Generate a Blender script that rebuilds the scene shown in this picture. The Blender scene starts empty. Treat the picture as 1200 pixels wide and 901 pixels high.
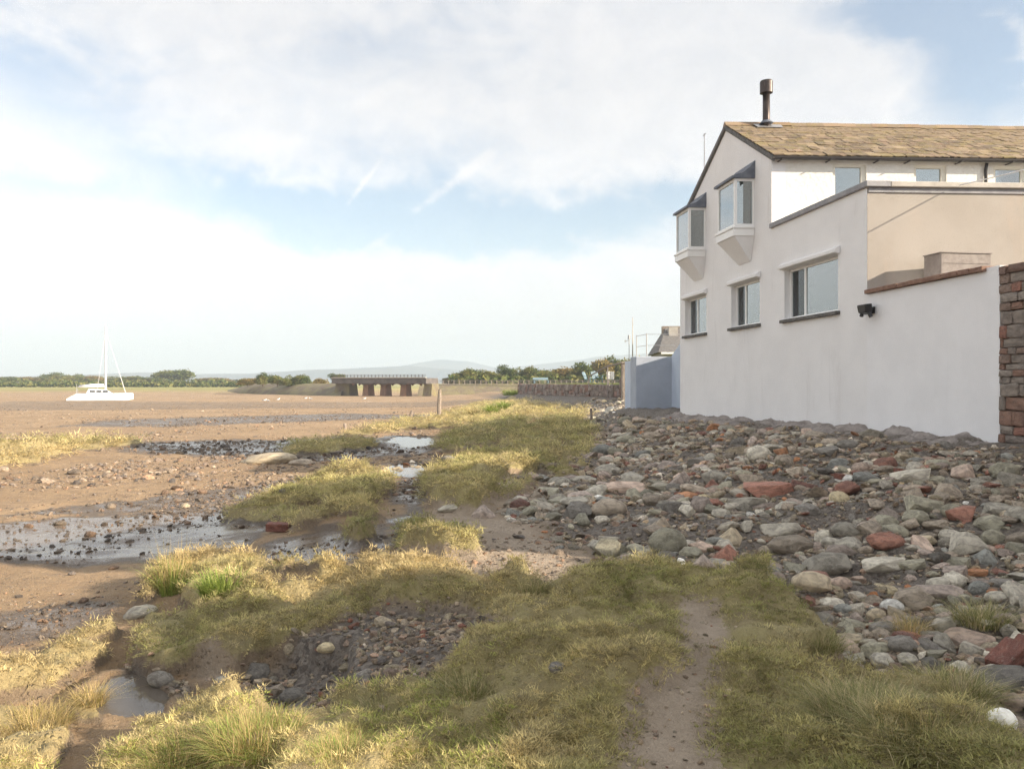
import bpy, bmesh, math, random
import numpy as np
from mathutils import Vector, Matrix
from mathutils.geometry import tessellate_polygon

R = math.radians
scene = bpy.context.scene
COL = scene.collection
rng = np.random.default_rng(7)
random.seed(7)

# ------------------------------------------------------------------ camera, sky, sun, exposure
F = 950.0            # focal length in photograph pixels (1200 wide)
CX, HV = 600.0, 448.0
CAMZ = 1.6
cam_data = bpy.data.cameras.new('camera')
cam_data.sensor_width = 36.0
cam_data.lens = 36.0 * F / 1200.0
cam_data.clip_start = 0.05
cam_data.clip_end = 12000.0
cam_data.shift_y = -0.002
cam = bpy.data.objects.new('camera', cam_data)
cam.location = (0, 0, CAMZ)
cam.rotation_euler = (R(90), 0, 0)
COL.objects.link(cam)
scene.camera = cam

SUN_EL = R(23.0)
SUN_AZ = math.atan2(0.937, -0.35)          # compass bearing from +Y towards +X
SUN_DIR = Vector((math.sin(SUN_AZ) * math.cos(SUN_EL), math.cos(SUN_AZ) * math.cos(SUN_EL), math.sin(SUN_EL)))
sun_data = bpy.data.lights.new('sun', 'SUN')
sun_data.energy = 5.0
sun_data.angle = R(0.55)
sun_data.color = (1.0, 0.86, 0.68)
sun = bpy.data.objects.new('sun', sun_data)
sun.rotation_euler = SUN_DIR.to_track_quat('Z', 'Y').to_euler()
sun.location = (60, -30, 60)
COL.objects.link(sun)

scene.view_settings.view_transform = 'Standard'
scene.view_settings.look = 'None'
scene.view_settings.gamma = 1.0
scene.view_settings.exposure = 1.13
scene.render.engine = 'CYCLES'
scene.cycles.use_denoising = True
scene.cycles.denoising_prefilter = 'FAST'
scene.cycles.use_adaptive_sampling = True
scene.cycles.adaptive_threshold = 0.02
scene.cycles.adaptive_min_samples = 12
scene.cycles.max_bounces = 6
scene.cycles.diffuse_bounces = 3
scene.cycles.transparent_max_bounces = 12
scene.cycles.volume_bounces = 1


class E:
    """A node-tree expression: arithmetic on sockets."""
    def __init__(self, nt, s):
        self.nt, self.s = nt, s

    def m(self, op, *args, clamp=False):
        n = self.nt.nodes.new('ShaderNodeMath')
        n.operation = op
        n.use_clamp = clamp
        for i, a in enumerate((self,) + args):
            if isinstance(a, E):
                self.nt.links.new(a.s, n.inputs[i])
            else:
                n.inputs[i].default_value = a
        return E(self.nt, n.outputs[0])

    def __add__(self, o): return self.m('ADD', o)
    def __radd__(self, o): return self.m('ADD', o)
    def __sub__(self, o): return self.m('SUBTRACT', o)
    def __mul__(self, o): return self.m('MULTIPLY', o)
    def __rmul__(self, o): return self.m('MULTIPLY', o)
    def __truediv__(self, o): return self.m('DIVIDE', o)
    def rsub(self, k): return (self * -1.0) + k
    def clamp(self): return self.m('ADD', 0.0, clamp=True)

    def sstep(self, a, b):
        n = self.nt.nodes.new('ShaderNodeMapRange')
        n.interpolation_type = 'SMOOTHSTEP'
        self.nt.links.new(self.s, n.inputs[0])
        n.inputs[1].default_value = a
        n.inputs[2].default_value = b
        return E(self.nt, n.outputs[0])


def mixcol(nt, fac, a, b, blend='MIX'):
    n = nt.nodes.new('ShaderNodeMix')
    n.data_type = 'RGBA'
    n.blend_type = blend
    for sock, v in ((n.inputs[0], fac), (n.inputs[6], a), (n.inputs[7], b)):
        if isinstance(v, E):
            nt.links.new(v.s, sock)
        elif hasattr(v, 'node'):
            nt.links.new(v, sock)
        elif isinstance(v, (int, float)):
            sock.default_value = v
        else:
            sock.default_value = (*v[:3], 1.0)
    return n.outputs[2]


def noise(nt, vec, scale, detail=4.0, rough=0.55, dist=0.0, out=0):
    n = nt.nodes.new('ShaderNodeTexNoise')
    n.inputs['Scale'].default_value = scale
    n.inputs['Detail'].default_value = detail
    n.inputs['Roughness'].default_value = rough
    n.inputs['Distortion'].default_value = dist
    if vec is not None:
        nt.links.new(vec, n.inputs['Vector'])
    return E(nt, n.outputs[out])


def mapping(nt, vec, scale=(1, 1, 1), rot=(0, 0, 0), loc=(0, 0, 0)):
    n = nt.nodes.new('ShaderNodeMapping')
    n.inputs['Scale'].default_value = scale
    n.inputs['Rotation'].default_value = rot
    n.inputs['Location'].default_value = loc
    nt.links.new(vec, n.inputs['Vector'])
    return n.outputs[0]


def azel(u, v):
    return math.atan2(u - CX, F), math.atan2(HV - v, math.hypot(F, u - CX))


def build_world():
    w = bpy.data.worlds.new('World')
    scene.world = w
    w.use_nodes = True
    nt = w.node_tree
    nt.nodes.clear()
    out = nt.nodes.new('ShaderNodeOutputWorld')
    bg = nt.nodes.new('ShaderNodeBackground')
    bg.inputs['Strength'].default_value = 0.10
    sky = nt.nodes.new('ShaderNodeTexSky')
    sky.sky_type = 'NISHITA'
    sky.sun_disc = False
    sky.sun_elevation = SUN_EL
    sky.sun_rotation = SUN_AZ
    sky.air_density = 1.0
    sky.dust_density = 0.6
    sky.ozone_density = 1.2
    tc = nt.nodes.new('ShaderNodeTexCoord')
    sep = nt.nodes.new('ShaderNodeSeparateXYZ')
    nt.links.new(tc.outputs['Generated'], sep.inputs[0])
    x, y, z = (E(nt, sep.outputs[i]) for i in range(3))
    az = x.m('ARCTAN2', y)
    el = z.m('ARCSINE')
    # cloud layer coordinates: the direction projected on a flat layer overhead
    zz = z.m('MAXIMUM', 0.0) + 0.13
    comb = nt.nodes.new('ShaderNodeCombineXYZ')
    nt.links.new((x / zz).s, comb.inputs[0])
    nt.links.new((y / zz).s, comb.inputs[1])
    layer = comb.outputs[0]
    ca = nt.nodes.new('ShaderNodeCombineXYZ')
    nt.links.new(az.s, ca.inputs[0])
    nt.links.new(el.s, ca.inputs[1])
    sph = ca.outputs[0]
    n1 = noise(nt, mapping(nt, layer, (0.55, 0.9, 1), (0, 0, R(25)), (3.1, 0.4, 0)), 1.0, 5, 0.58, 0.5)
    n2 = noise(nt, mapping(nt, sph, (4.0, 11.0, 1), (0, 0, R(-14))), 1.6, 6, 0.62, 0.8)
    n3 = noise(nt, mapping(nt, sph, (6.0, 8.0, 1), (0, 0, R(12)), (5, 2, 0)), 2.2, 6, 0.65, 0.3)
    wx = (n2 - 0.5) * 0.16
    wy = (n3 - 0.5) * 0.10
    caz, cel = az + wx, el + wy

    def blob(u, v, ru, rv, tilt=0.0):
        a0, e0 = azel(u, v)
        dx, dy = caz - a0, cel - e0
        c, s = math.cos(tilt), math.sin(tilt)
        p = (dx * c + dy * s) * (F / ru)
        q = (dy * c - dx * s) * (F / rv)
        return (p * p + q * q) * -1.0

    dens = (n1 - 0.5) * 0.42 + (n2 - 0.5) * 0.78 + (n3 - 0.5) * 0.35 + 0.92
    holes = [(700, 262, 170, 34, 0.10, 0.75), (330, 238, 190, 26, -0.20, 0.5), (480, 262, 180, 30, 0.0, 0.6),
             (1175, 75, 130, 62, 0.0, 1.1), (1080, 10, 130, 30, -0.1, 0.8), (20, 75, 150, 40, -0.2, 0.42),
             (470, 240, 150, 62, 0.35, 0.5), (70, 225, 130, 18, 0.0, 0.35), (430, 60, 160, 30, 0.2, 0.25)]
    for (u, v, ru, rv, t, k) in holes:
        dens = dens - blob(u, v, ru, rv, t).m('EXPONENT') * (k * 1.3)
    for (u, v, ru, rv, t, k) in [(930, 95, 190, 70, -0.1, 0.55), (1000, 95, 110, 52, 0.0, 0.4), (500, 345, 700, 60, 0.0, 0.35),
                                 (640, 170, 160, 40, 0.2, 0.25), (1200, 50, 22, 40, 0.0, 1.0)]:
        dens = dens + blob(u, v, ru, rv, t).m('EXPONENT') * k
    # vapour trails
    for (u0, v0, u1, v1, wd, k) in [(368, 292, 446, 188, 2.4, 0.5), (420, 298, 585, 172, 5.5, 0.55)]:
        a0, e0 = azel(u0, v0)
        a1, e1 = azel(u1, v1)
        L = math.hypot(a1 - a0, e1 - e0)
        tx, ty = (a1 - a0) / L, (e1 - e0) / L
        bx_, by_ = az + (n3 - 0.5) * 0.006, el + (n2 - 0.5) * 0.006
        dx, dy = bx_ - a0, by_ - e0
        al = dx * tx + dy * ty
        ac = (dx * -ty + dy * tx) * (F / wd)
        prof = (ac * ac * -1.0).m('EXPONENT')
        on = al.sstep(-0.01, 0.02) * al.sstep(L + 0.01, L - 0.03)
        dens = dens + prof * on * k * (n2.sstep(0.25, 0.6) * 0.3 + 0.7)
    low = el.sstep(0.20, 0.03)
    cover = dens.sstep(0.10, 1.02)
    cover = (cover * 0.76 + low * 0.22 + 0.21).m('MINIMUM', 0.96)
    shade = n3.sstep(0.3, 0.75)
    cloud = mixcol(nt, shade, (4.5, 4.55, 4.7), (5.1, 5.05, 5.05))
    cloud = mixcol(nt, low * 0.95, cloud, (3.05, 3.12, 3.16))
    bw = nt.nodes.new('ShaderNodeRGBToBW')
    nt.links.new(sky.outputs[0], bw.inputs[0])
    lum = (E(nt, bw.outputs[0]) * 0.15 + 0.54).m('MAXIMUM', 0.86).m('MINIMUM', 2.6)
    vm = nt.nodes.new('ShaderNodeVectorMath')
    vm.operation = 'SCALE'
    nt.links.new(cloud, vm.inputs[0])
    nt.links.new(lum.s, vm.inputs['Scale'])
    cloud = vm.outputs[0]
    skyc = mixcol(nt, 1.0, sky.outputs[0], (0.95, 0.94, 0.90), 'MULTIPLY')
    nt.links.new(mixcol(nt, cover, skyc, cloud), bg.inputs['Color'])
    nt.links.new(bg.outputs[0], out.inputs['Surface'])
    w.cycles.sampling_method = 'MANUAL'
    w.cycles.sample_map_resolution = 512


build_world()

# ------------------------------------------------------------------ helpers: tags, meshes
def tag(o, label=None, cat=None, group=None, kind=None):
    if label: o['label'] = label
    if cat: o['category'] = cat
    if group: o['group'] = group
    if kind: o['kind'] = kind
    return o


def empty(name, loc=(0, 0, 0), rz=0.0, label=None, cat=None, group=None):
    o = bpy.data.objects.new(name, None)
    o.empty_display_size = 0.2
    o.location = loc
    o.rotation_euler = (0, 0, rz)
    COL.objects.link(o)
    return tag(o, label, cat, group)


def link(name, mesh, parent=None, loc=None, rot=None, scale=None):
    o = bpy.data.objects.new(name, mesh)
    COL.objects.link(o)
    if parent is not None:
        o.parent = parent
    if loc is not None: o.location = loc
    if rot is not None: o.rotation_euler = rot
    if scale is not None: o.scale = scale
    return o


class MB:
    """Collects polygons; build() links them as one mesh object."""
    def __init__(self, fn=None):
        self.v, self.f, self.fn = [], [], fn

    def add(self, verts, faces):
        b = len(self.v)
        for p in verts:
            self.v.append(tuple(self.fn(*p)) if self.fn else tuple(p))
        self.f += [tuple(b + i for i in q) for q in faces]
        return self

    def box(self, a, b):
        (x0, y0, z0), (x1, y1, z1) = a, b
        vs = [(x0, y0, z0), (x1, y0, z0), (x1, y1, z0), (x0, y1, z0), (x0, y0, z1), (x1, y0, z1), (x1, y1, z1), (x0, y1, z1)]
        return self.add(vs, [(0, 3, 2, 1), (4, 5, 6, 7), (0, 1, 5, 4), (1, 2, 6, 5), (2, 3, 7, 6), (3, 0, 4, 7)])

    def hexa(self, bottom, top):
        n = len(bottom)
        vs = list(bottom) + list(top)
        fs = [tuple(reversed(range(n))), tuple(range(n, 2 * n))]
        fs += [(i, (i + 1) % n, n + (i + 1) % n, n + i) for i in range(n)]
        return self.add(vs, fs)

    def tube(self, pts, rads, n=8, cap=True):
        pts = [Vector(p) for p in pts]
        if not hasattr(rads, '__len__'):
            rads = [rads] * len(pts)
        vs, fs = [], []
        for i, p in enumerate(pts):
            t = (pts[min(i + 1, len(pts) - 1)] - pts[max(i - 1, 0)]).normalized()
            ref = Vector((0, 0, 1)) if abs(t.z) < 0.9 else Vector((1, 0, 0))
            a = t.cross(ref).normalized()
            b = t.cross(a)
            for k in range(n):
                an = 2 * math.pi * k / n
                vs.append(tuple(p + (a * math.cos(an) + b * math.sin(an)) * rads[i]))
        for i in range(len(pts) - 1):
            for k in range(n):
                k2 = (k + 1) % n
                fs.append((i * n + k, i * n + k2, (i + 1) * n + k2, (i + 1) * n + k))
        if cap:
            fs.append(tuple(reversed(range(n))))
            fs.append(tuple((len(pts) - 1) * n + k for k in range(n)))
        return self.add(vs, fs)

    def mesh(self, name, material=None, smooth=False, bevel=0.0):
        me = bpy.data.meshes.new(name)
        me.from_pydata(self.v, [], self.f)
        bm = bmesh.new()
        bm.from_mesh(me)
        bmesh.ops.recalc_face_normals(bm, faces=bm.faces)
        if bevel:
            bmesh.ops.bevel(bm, geom=list(bm.edges), offset=bevel, segments=1, affect='EDGES', profile=0.5)
        bm.to_mesh(me)
        bm.free()
        if smooth:
            me.shade_smooth()
        if material:
            me.materials.append(material)
        return me

    def build(self, name, material, parent=None, smooth=False, bevel=0.0):
        return link(name, self.mesh(name, material, smooth, bevel), parent)


# ------------------------------------------------------------------ noise in numpy
class VNoise:
    def __init__(self, seed):
        r = np.random.default_rng(seed)
        self.t = r.random((256, 256))

    def __call__(self, x, y):
        xi, yi = np.floor(x).astype(np.int64), np.floor(y).astype(np.int64)
        fx, fy = x - xi, y - yi
        fx, fy = fx * fx * fx * (fx * (fx * 6 - 15) + 10), fy * fy * fy * (fy * (fy * 6 - 15) + 10)
        t = self.t
        a, b = t[xi % 256, yi % 256], t[(xi + 1) % 256, yi % 256]
        c, d = t[xi % 256, (yi + 1) % 256], t[(xi + 1) % 256, (yi + 1) % 256]
        return (a * (1 - fx) + b * fx) * (1 - fy) + (c * (1 - fx) + d * fx) * fy - 0.5

    def fbm(self, x, y, octs=4, gain=0.5):
        s, a = 0.0, 1.0
        for k in range(octs):
            s = s + a * self(x * 2.03 ** k + 17.3 * k, y * 2.03 ** k - 9.1 * k)
            a *= gain
        return s


N1, N2, N3 = VNoise(1), VNoise(2), VNoise(3)


def sst(x, a, b):
    t = np.clip((x - a) / (b - a), 0, 1)
    return t * t * (3 - 2 * t)


# ------------------------------------------------------------------ the lie of the land
def base_z(x, y):
    x, y = np.asarray(x, float), np.asarray(y, float)
    xt = np.interp(y, [0, 4, 6.5, 7.5, 11, 16, 33, 60, 90, 115, 180], [2.3, 2.1, 2.05, 1.0, 0.0, 0.7, 3.1, 3.0, 0.5, -2, -10])
    xw = np.interp(y, [-20, 0, 36, 46, 60, 115, 180], [12, 9.5, 5.15, 7.5, 7.6, 0.85, -6])
    zt = np.interp(y, [0, 4, 8, 12, 20, 35, 60, 110, 180], [0.03, 0.0, -0.07, -0.2, -0.35, -0.38, -0.5, -0.8, -1.2])
    zw = np.interp(y, [0, 13, 29, 36, 60, 115, 180], [0.72, 0.64, 0.42, 0.45, 0.5, -0.1, -0.6])
    W = np.interp(y, [0, 8, 12, 20, 35, 60, 180], [6, 6, 6, 8, 10, 12, 12])
    zm = np.interp(y, [0, 4, 8, 12, 20, 35, 60, 110, 180], [-0.62, -0.66, -0.75, -0.8, -0.86, -0.95, -1.1, -1.35, -1.42])
    f = np.clip((x - xt) / np.maximum(xw - xt, 0.5), 0, 1.05)
    zb = zt + (zw - zt) * (0.35 * f + 0.65 * f * f * (3 - 2 * np.clip(f, 0, 1)))
    t = np.clip((xt - x) / W, 0, 1)
    tt = t ** 1.15
    zs = zt + (zm - zt) * (tt * tt * (3 - 2 * tt))
    z = np.where(x > xt, zb, zs)
    far = sst(y + 0.06 * x + 9 * N1(x * 0.02, y * 0.02), 212, 232)
    return z * (1 - far) + far * (-0.35)


def unproject(u, v, zfun, n=260):
    """first ground point on the ray through a photograph pixel (zfun works on arrays)"""
    dx, dz = (u - CX) / F, (HV - v) / F
    lo, hi = 0.8, 4000.0
    for rnd_ in range(3):
        ys = np.geomspace(lo, hi, n if rnd_ == 0 else 24)
        under = CAMZ + dz * ys < zfun(dx * ys, ys)
        if not under.any():
            return np.array([dx * hi, hi])
        k = max(int(np.argmax(under)), 1)
        lo, hi = ys[k - 1], ys[k]
    return np.array([dx * hi, hi])


def poly_world(px, lift=0.0):
    return np.array([unproject(u, v, lambda x, y: base_z(x, y) + lift) for u, v in px])


def poly_sd(P, x, y):
    """signed distance, positive inside"""
    x, y = np.asarray(x, float), np.asarray(y, float)
    d2 = np.full(x.shape, 1e18)
    ins = np.zeros(x.shape, bool)
    n = len(P)
    for i in range(n):
        ax, ay = P[i]
        bx, by = P[(i + 1) % n]
        ex, ey = bx - ax, by - ay
        t = np.clip(((x - ax) * ex + (y - ay) * ey) / (ex * ex + ey * ey + 1e-12), 0, 1)
        d2 = np.minimum(d2, (x - ax - t * ex) ** 2 + (y - ay - t * ey) ** 2)
        c = ((ay > y) != (by > y)) & (x < (bx - ax) * (y - ay) / (by - ay + 1e-18) + ax)
        ins ^= c
    d = np.sqrt(d2)
    return np.where(ins, d, -d)


# turf patches: outline, straw (0 green .. 1 straw), height of the turf above the mud
TURF_PX = [
    ([(60, 1150), (118, 905), (140, 866), (212, 826), (290, 818), (345, 834), (410, 800), (405, 700), (300, 700), (400, 688), (560, 684), (680, 690), (760, 690),
      (800, 674), (889, 682), (916, 709), (947, 720), (996, 750), (947, 768), (942, 794), (991, 780), (1111, 788), (1147, 798), (1169, 851), (1200, 905), (1500, 1150)], 0.30, 0.20),
    ([(40, 1150), (118, 905), (140, 866), (212, 826), (290, 818), (345, 834), (420, 868), (500, 892), (560, 1000), (600, 1150)], 0.72, 0.20),
    ([(165, 697), (178, 672), (230, 654), (300, 658), (400, 668), (480, 657), (560, 670), (610, 682), (600, 700), (420, 705), (300, 705), (210, 706)], 0.75, 0.20),
    ([(140, 776), (150, 738), (200, 716), (290, 710), (420, 704), (430, 745), (310, 752), (280, 768), (230, 768), (190, 782)], 0.25, 0.22),
    ([(142, 728), (92, 738), (55, 767), (-30, 805), (-30, 822), (60, 802), (98, 778), (140, 757)], 0.8, 0.16),
    ([(-60, 822), (40, 818), (92, 824), (80, 852), (60, 905), (40, 1100), (-500, 1100)], 0.85, 0.15),
    ([(76, 812), (98, 806), (128, 808), (126, 826), (84, 828)], 0.8, 0.12),
    ([(270, 604), (347, 570), (424, 551), (470, 564), (438, 583), (445, 601), (403, 611), (354, 620), (336, 618), (316, 608)], 0.35, 0.24),
    ([(461, 619), (497, 614), (557, 625), (562, 642), (515, 646), (466, 640)], 0.3, 0.18),
    ([(497, 588), (500, 562), (518, 547), (560, 532), (592, 521), (604, 506), (640, 492), (692, 479), (695, 500), (692, 530), (692, 552), (640, 562), (584, 582), (560, 594), (530, 592)], 0.35, 0.22),
    ([(508, 522), (535, 506), (560, 499), (600, 491), (628, 489), (592, 511), (560, 524), (520, 528)], 0.2, 0.2),
    ([(398, 509), (450, 496), (520, 486), (560, 471), (600, 463), (645, 470), (692, 479), (640, 489), (560, 498), (480, 504)], 0.6, 0.16),
    ([(-60, 522), (60, 516), (130, 513), (168, 519), (100, 526), (40, 541), (-60, 556)], 0.7, 0.18),
    ([(398, 627), (425, 620), (446, 625), (420, 634)], 0.2, 0.14),
    ([(700, 680), (740, 660), (800, 654), (850, 662), (890, 682), (800, 690)], 0.55, 0.08),
    ([(585, 660), (625, 650), (640, 668), (600, 675)], 0.1, 0.14),
    ([(300, 528), (345, 519), (420, 512), (440, 520), (370, 530)], 0.4, 0.08),
]
BARE_PX = [
    ([(335, 765), (420, 733), (470, 724), (560, 724), (592, 737), (556, 785), (536, 820), (505, 836), (440, 834), (395, 846), (385, 868), (310, 862), (262, 835), (280, 778)], 0.13, 'gravel'),
    ([(640, 776), (700, 757), (758, 760), (757, 785), (665, 787)], 0.10, 'gravel'),
    ([(378, 872), (398, 850), (470, 850), (505, 862), (440, 878)], 0.20, 'gravel'),
    ([(770, 742), (797, 720), (856, 732), (874, 774), (860, 806), (782, 800)], 0.05, 'path'),
    ([(680, 1100), (705, 905), (728, 858), (792, 838), (846, 856), (866, 905), (910, 1100)], 0.05, 'path'),
    ([(780, 788), (868, 796), (856, 866), (776, 856)], 0.05, 'path'),
    ([(436, 572), (452, 556), (500, 548), (560, 540), (604, 531), (596, 521), (540, 531), (480, 540), (440, 556)], 0.12, 'gravel'),
    ([(560, 578), (600, 566), (650, 556), (640, 566), (590, 584)], 0.05, 'path'),
    ([(545, 742), (590, 738), (625, 752), (600, 765), (555, 768)], 0.05, 'path'),
    ([(212, 790), (220, 774), (270, 770), (282, 785), (236, 796)], 0.04, 'path'),
    ([(150, 768), (188, 790), (280, 795), (300, 834), (215, 818), (165, 800), (105, 792)], 0.10, 'gravel'),
]
WET_PX = [
    ([(-60, 660), (-60, 622), (110, 602), (260, 592), (330, 607), (300, 640), (200, 654)], 1.0),
    ([(290, 655), (320, 632), (450, 612), (470, 640), (400, 664)], 1.0),
    ([(440, 640), (470, 600), (455, 575), (490, 540), (520, 560), (490, 610), (480, 640)], 1.0),
    ([(-60, 606), (150, 586), (330, 562), (420, 547), (446, 552), (330, 580), (150, 602)], 0.75),
    ([(105, 806), (160, 788), (205, 806), (182, 834), (118, 832)], 1.0),
    ([(446, 549), (500, 543), (508, 556), (470, 562)], 1.0),
    ([(-60, 770), (-60, 726), (100, 702), (160, 700), (80, 740)], 0.75),
    ([(140, 530), (150, 517), (340, 514), (420, 510), (520, 512), (510, 530), (330, 540)], 0.9),
    ([(60, 500), (120, 492), (400, 484), (560, 482), (420, 492), (200, 500)], 0.7),
    ([(270, 850), (300, 836), (380, 842), (440, 850), (390, 862)], 0.7),
    ([(-60, 482), (0, 470), (600, 462), (620, 466), (200, 480)], 0.4),
]
PUDDLE_PX = [
    [(112, 812), (135, 796), (165, 792), (195, 806), (188, 826), (150, 832), (118, 830)],
    [(452, 551), (480, 545), (502, 545), (500, 555), (478, 559)],
    [(456, 520), (470, 514), (505, 513), (512, 519), (480, 524)],
]
TURF = [(poly_world(p, 0.10), s, h) for p, s, h in TURF_PX]
BARE = [(poly_world(p), d, k) for p, d, k in BARE_PX]
WET = [(poly_world(p), k) for p, k in WET_PX]
PUDDLE = [poly_world(p) for p in PUDDLE_PX]
PUD_LEVEL = [float(np.median(base_z(P[:, 0], P[:, 1]))) - 0.01 for P in PUDDLE]


def fields(x, y):
    """height and surface masks of the shore at points x, y"""
    x, y = np.asarray(x, float), np.asarray(y, float)
    dist = np.hypot(x, y)
    wob = N1.fbm(x * 1.3, y * 1.3, 4) * 0.32 * np.clip(dist / 9, 0.5, 5)
    turf, raise_, straw = np.zeros_like(x), np.zeros_like(x), np.zeros_like(x)
    soft = np.clip(dist / 22, 0.22, 2.5)
    for P, s, h in TURF:
        m = sst(poly_sd(P, x, y) + wob * 0.6, -0.09 * soft, 0.24 * soft)
        straw = np.where(m >= turf, s, straw)
        raise_ = np.maximum(raise_, m * h)
        turf = np.maximum(turf, m)
    gap = sst(N2.fbm(x * 0.9 + 31, y * 0.55 + 7, 4, 0.55) + 0.12 * N3(x * 5, y * 5), -0.30, -0.14)
    gap = np.where(dist > 7.5, gap, 1.0)
    turf, raise_ = turf * gap, raise_ * (0.35 + 0.65 * gap)
    dig, gravel, path = np.zeros_like(x), np.zeros_like(x), np.zeros_like(x)
    for P, d, k in BARE:
        m = sst(poly_sd(P, x, y) + wob * 0.35, -0.06, 0.16)
        turf = turf * (1 - m * (1.0 if k == 'gravel' else 0.79))
        dig = np.maximum(dig, m * d)
        if k == 'gravel': gravel = np.maximum(gravel, m)
        else: path = np.maximum(path, m)
    wet = np.zeros_like(x)
    for P, k in WET:
        wet = np.maximum(wet, k * sst(poly_sd(P, x, y) + wob * 0.8, -0.4 * np.clip(dist / 15, 0.5, 4), 0.5 * np.clip(dist / 15, 0.5, 4)))
    pud = np.zeros_like(x)
    plev = np.zeros_like(x)
    for P, lev in zip(PUDDLE, PUD_LEVEL):
        m = sst(poly_sd(P, x, y) + wob * 0.22, -0.20 * np.clip(dist / 9, 1, 4), 0.14 * np.clip(dist / 9, 1, 4))
        plev = np.where(m > pud, lev, plev)
        pud = np.maximum(pud, m)
    xt = np.interp(y, [0, 4, 6.5, 7.5, 11, 16, 33, 60, 90, 115, 180], [2.3, 2.1, 2.05, 1.0, 0.0, 0.7, 3.1, 3.0, 0.5, -2, -10])
    bank = sst(x - xt + wob, -0.55, 0.25) * (1 - turf) * (1 - sst(y, 120, 150))
    mound = N2.fbm(x * 1.25 + 3, y * 1.25, 4, 0.5)
    small = N3.fbm(x * 3.3, y * 3.3, 3, 0.5)
    pillow = np.sqrt(np.abs(N3(x * 1.7 + 40, y * 1.7) + 0.35 * N1(x * 4.1, y * 4.1)) * 2) - 0.55
    raise_ = raise_ - dig
    near = 1 - sst(dist, 60, 160)
    z = base_z(x, y) + raise_ + near * (turf * (np.maximum(mound, -0.22) * 0.27 + small * 0.06 + pillow * 0.13) + (1 - turf) * (mound * 0.05 + small * 0.022)
                                        + bank * (N1.fbm(x * 2.1, y * 2.1, 3) * 0.14) + gravel * small * 0.04)
    mp_ = sst(pud, 0.35, 0.8)
    z = z * (1 - mp_) + (plev - 0.06) * mp_
    z = np.where((pud > 0.01) & (pud < 0.5), np.maximum(z, plev + 0.02 + 0.03 * small), z)
    wet = wet * (1 - turf)
    return dict(z=z, turf=turf, straw=straw, gravel=gravel, path=path, wet=wet, bank=bank, mound=mound, pud=pud, pillow=pillow)


def hgt(x, y):
    return fields(np.atleast_1d(x), np.atleast_1d(y))['z']


def h1(x, y):
    return float(hgt(x, y)[0])


def place(u, v):
    """point of the ground seen at a photograph pixel"""
    p = unproject(u, v, hgt)
    return float(p[0]), float(p[1]), h1(p[0], p[1])


def at(u, v, Y):
    return Vector(((u - CX) / F * Y, Y, CAMZ + (HV - v) / F * Y))


# ------------------------------------------------------------------ materials
def new_mat(name):
    m = bpy.data.materials.new(name)
    m.use_nodes = True
    nt = m.node_tree
    nt.nodes.clear()
    out = nt.nodes.new('ShaderNodeOutputMaterial')
    bs = nt.nodes.new('ShaderNodeBsdfPrincipled')
    nt.links.new(bs.outputs[0], out.inputs['Surface'])
    return m, nt, bs, out


def setin(nt, sock, v):
    if isinstance(v, E): nt.links.new(v.s, sock)
    elif hasattr(v, 'node'): nt.links.new(v, sock)
    elif isinstance(v, (int, float)): sock.default_value = v
    else: sock.default_value = (*v[:3], 1.0)


def bump(nt, bs, h, strength=0.4, dist=0.02):
    b = nt.nodes.new('ShaderNodeBump')
    setin(nt, b.inputs['Strength'], strength)
    b.inputs['Distance'].default_value = dist
    setin(nt, b.inputs['Height'], h)
    nt.links.new(b.outputs[0], bs.inputs['Normal'])


def coord(nt, which='Object'):
    if which == 'World':
        return nt.nodes.new('ShaderNodeNewGeometry').outputs['Position']
    return nt.nodes.new('ShaderNodeTexCoord').outputs[which]


def plain(name, c1, c2=None, scale=6.0, rough=0.7, bstr=0.2, bscale=40.0, bdist=0.01, metallic=0.0, detail=5, contrast=(0.35, 0.65), stain=None):
    m, nt, bs, out = new_mat(name)
    v = coord(nt, 'World')
    n = noise(nt, v, scale, detail, 0.6)
    col = mixcol(nt, n.sstep(*contrast), c1, c2 or c1)
    if stain:
        s = noise(nt, mapping(nt, v, (1.6, 1.6, 0.35)), stain[1], 6, 0.65, 0.4)
        col = mixcol(nt, s.sstep(stain[2], stain[3]) * stain[4], col, stain[0])
    setin(nt, bs.inputs['Base Color'], col)
    setin(nt, bs.inputs['Roughness'], rough)
    bs.inputs['Metallic'].default_value = metallic
    if bstr:
        bump(nt, bs, noise(nt, v, bscale, 4, 0.6), bstr, bdist)
    return m


def attr(nt, name, kind='GEOMETRY'):
    a = nt.nodes.new('ShaderNodeAttribute')
    a.attribute_name = name
    a.attribute_type = kind
    return a


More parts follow.
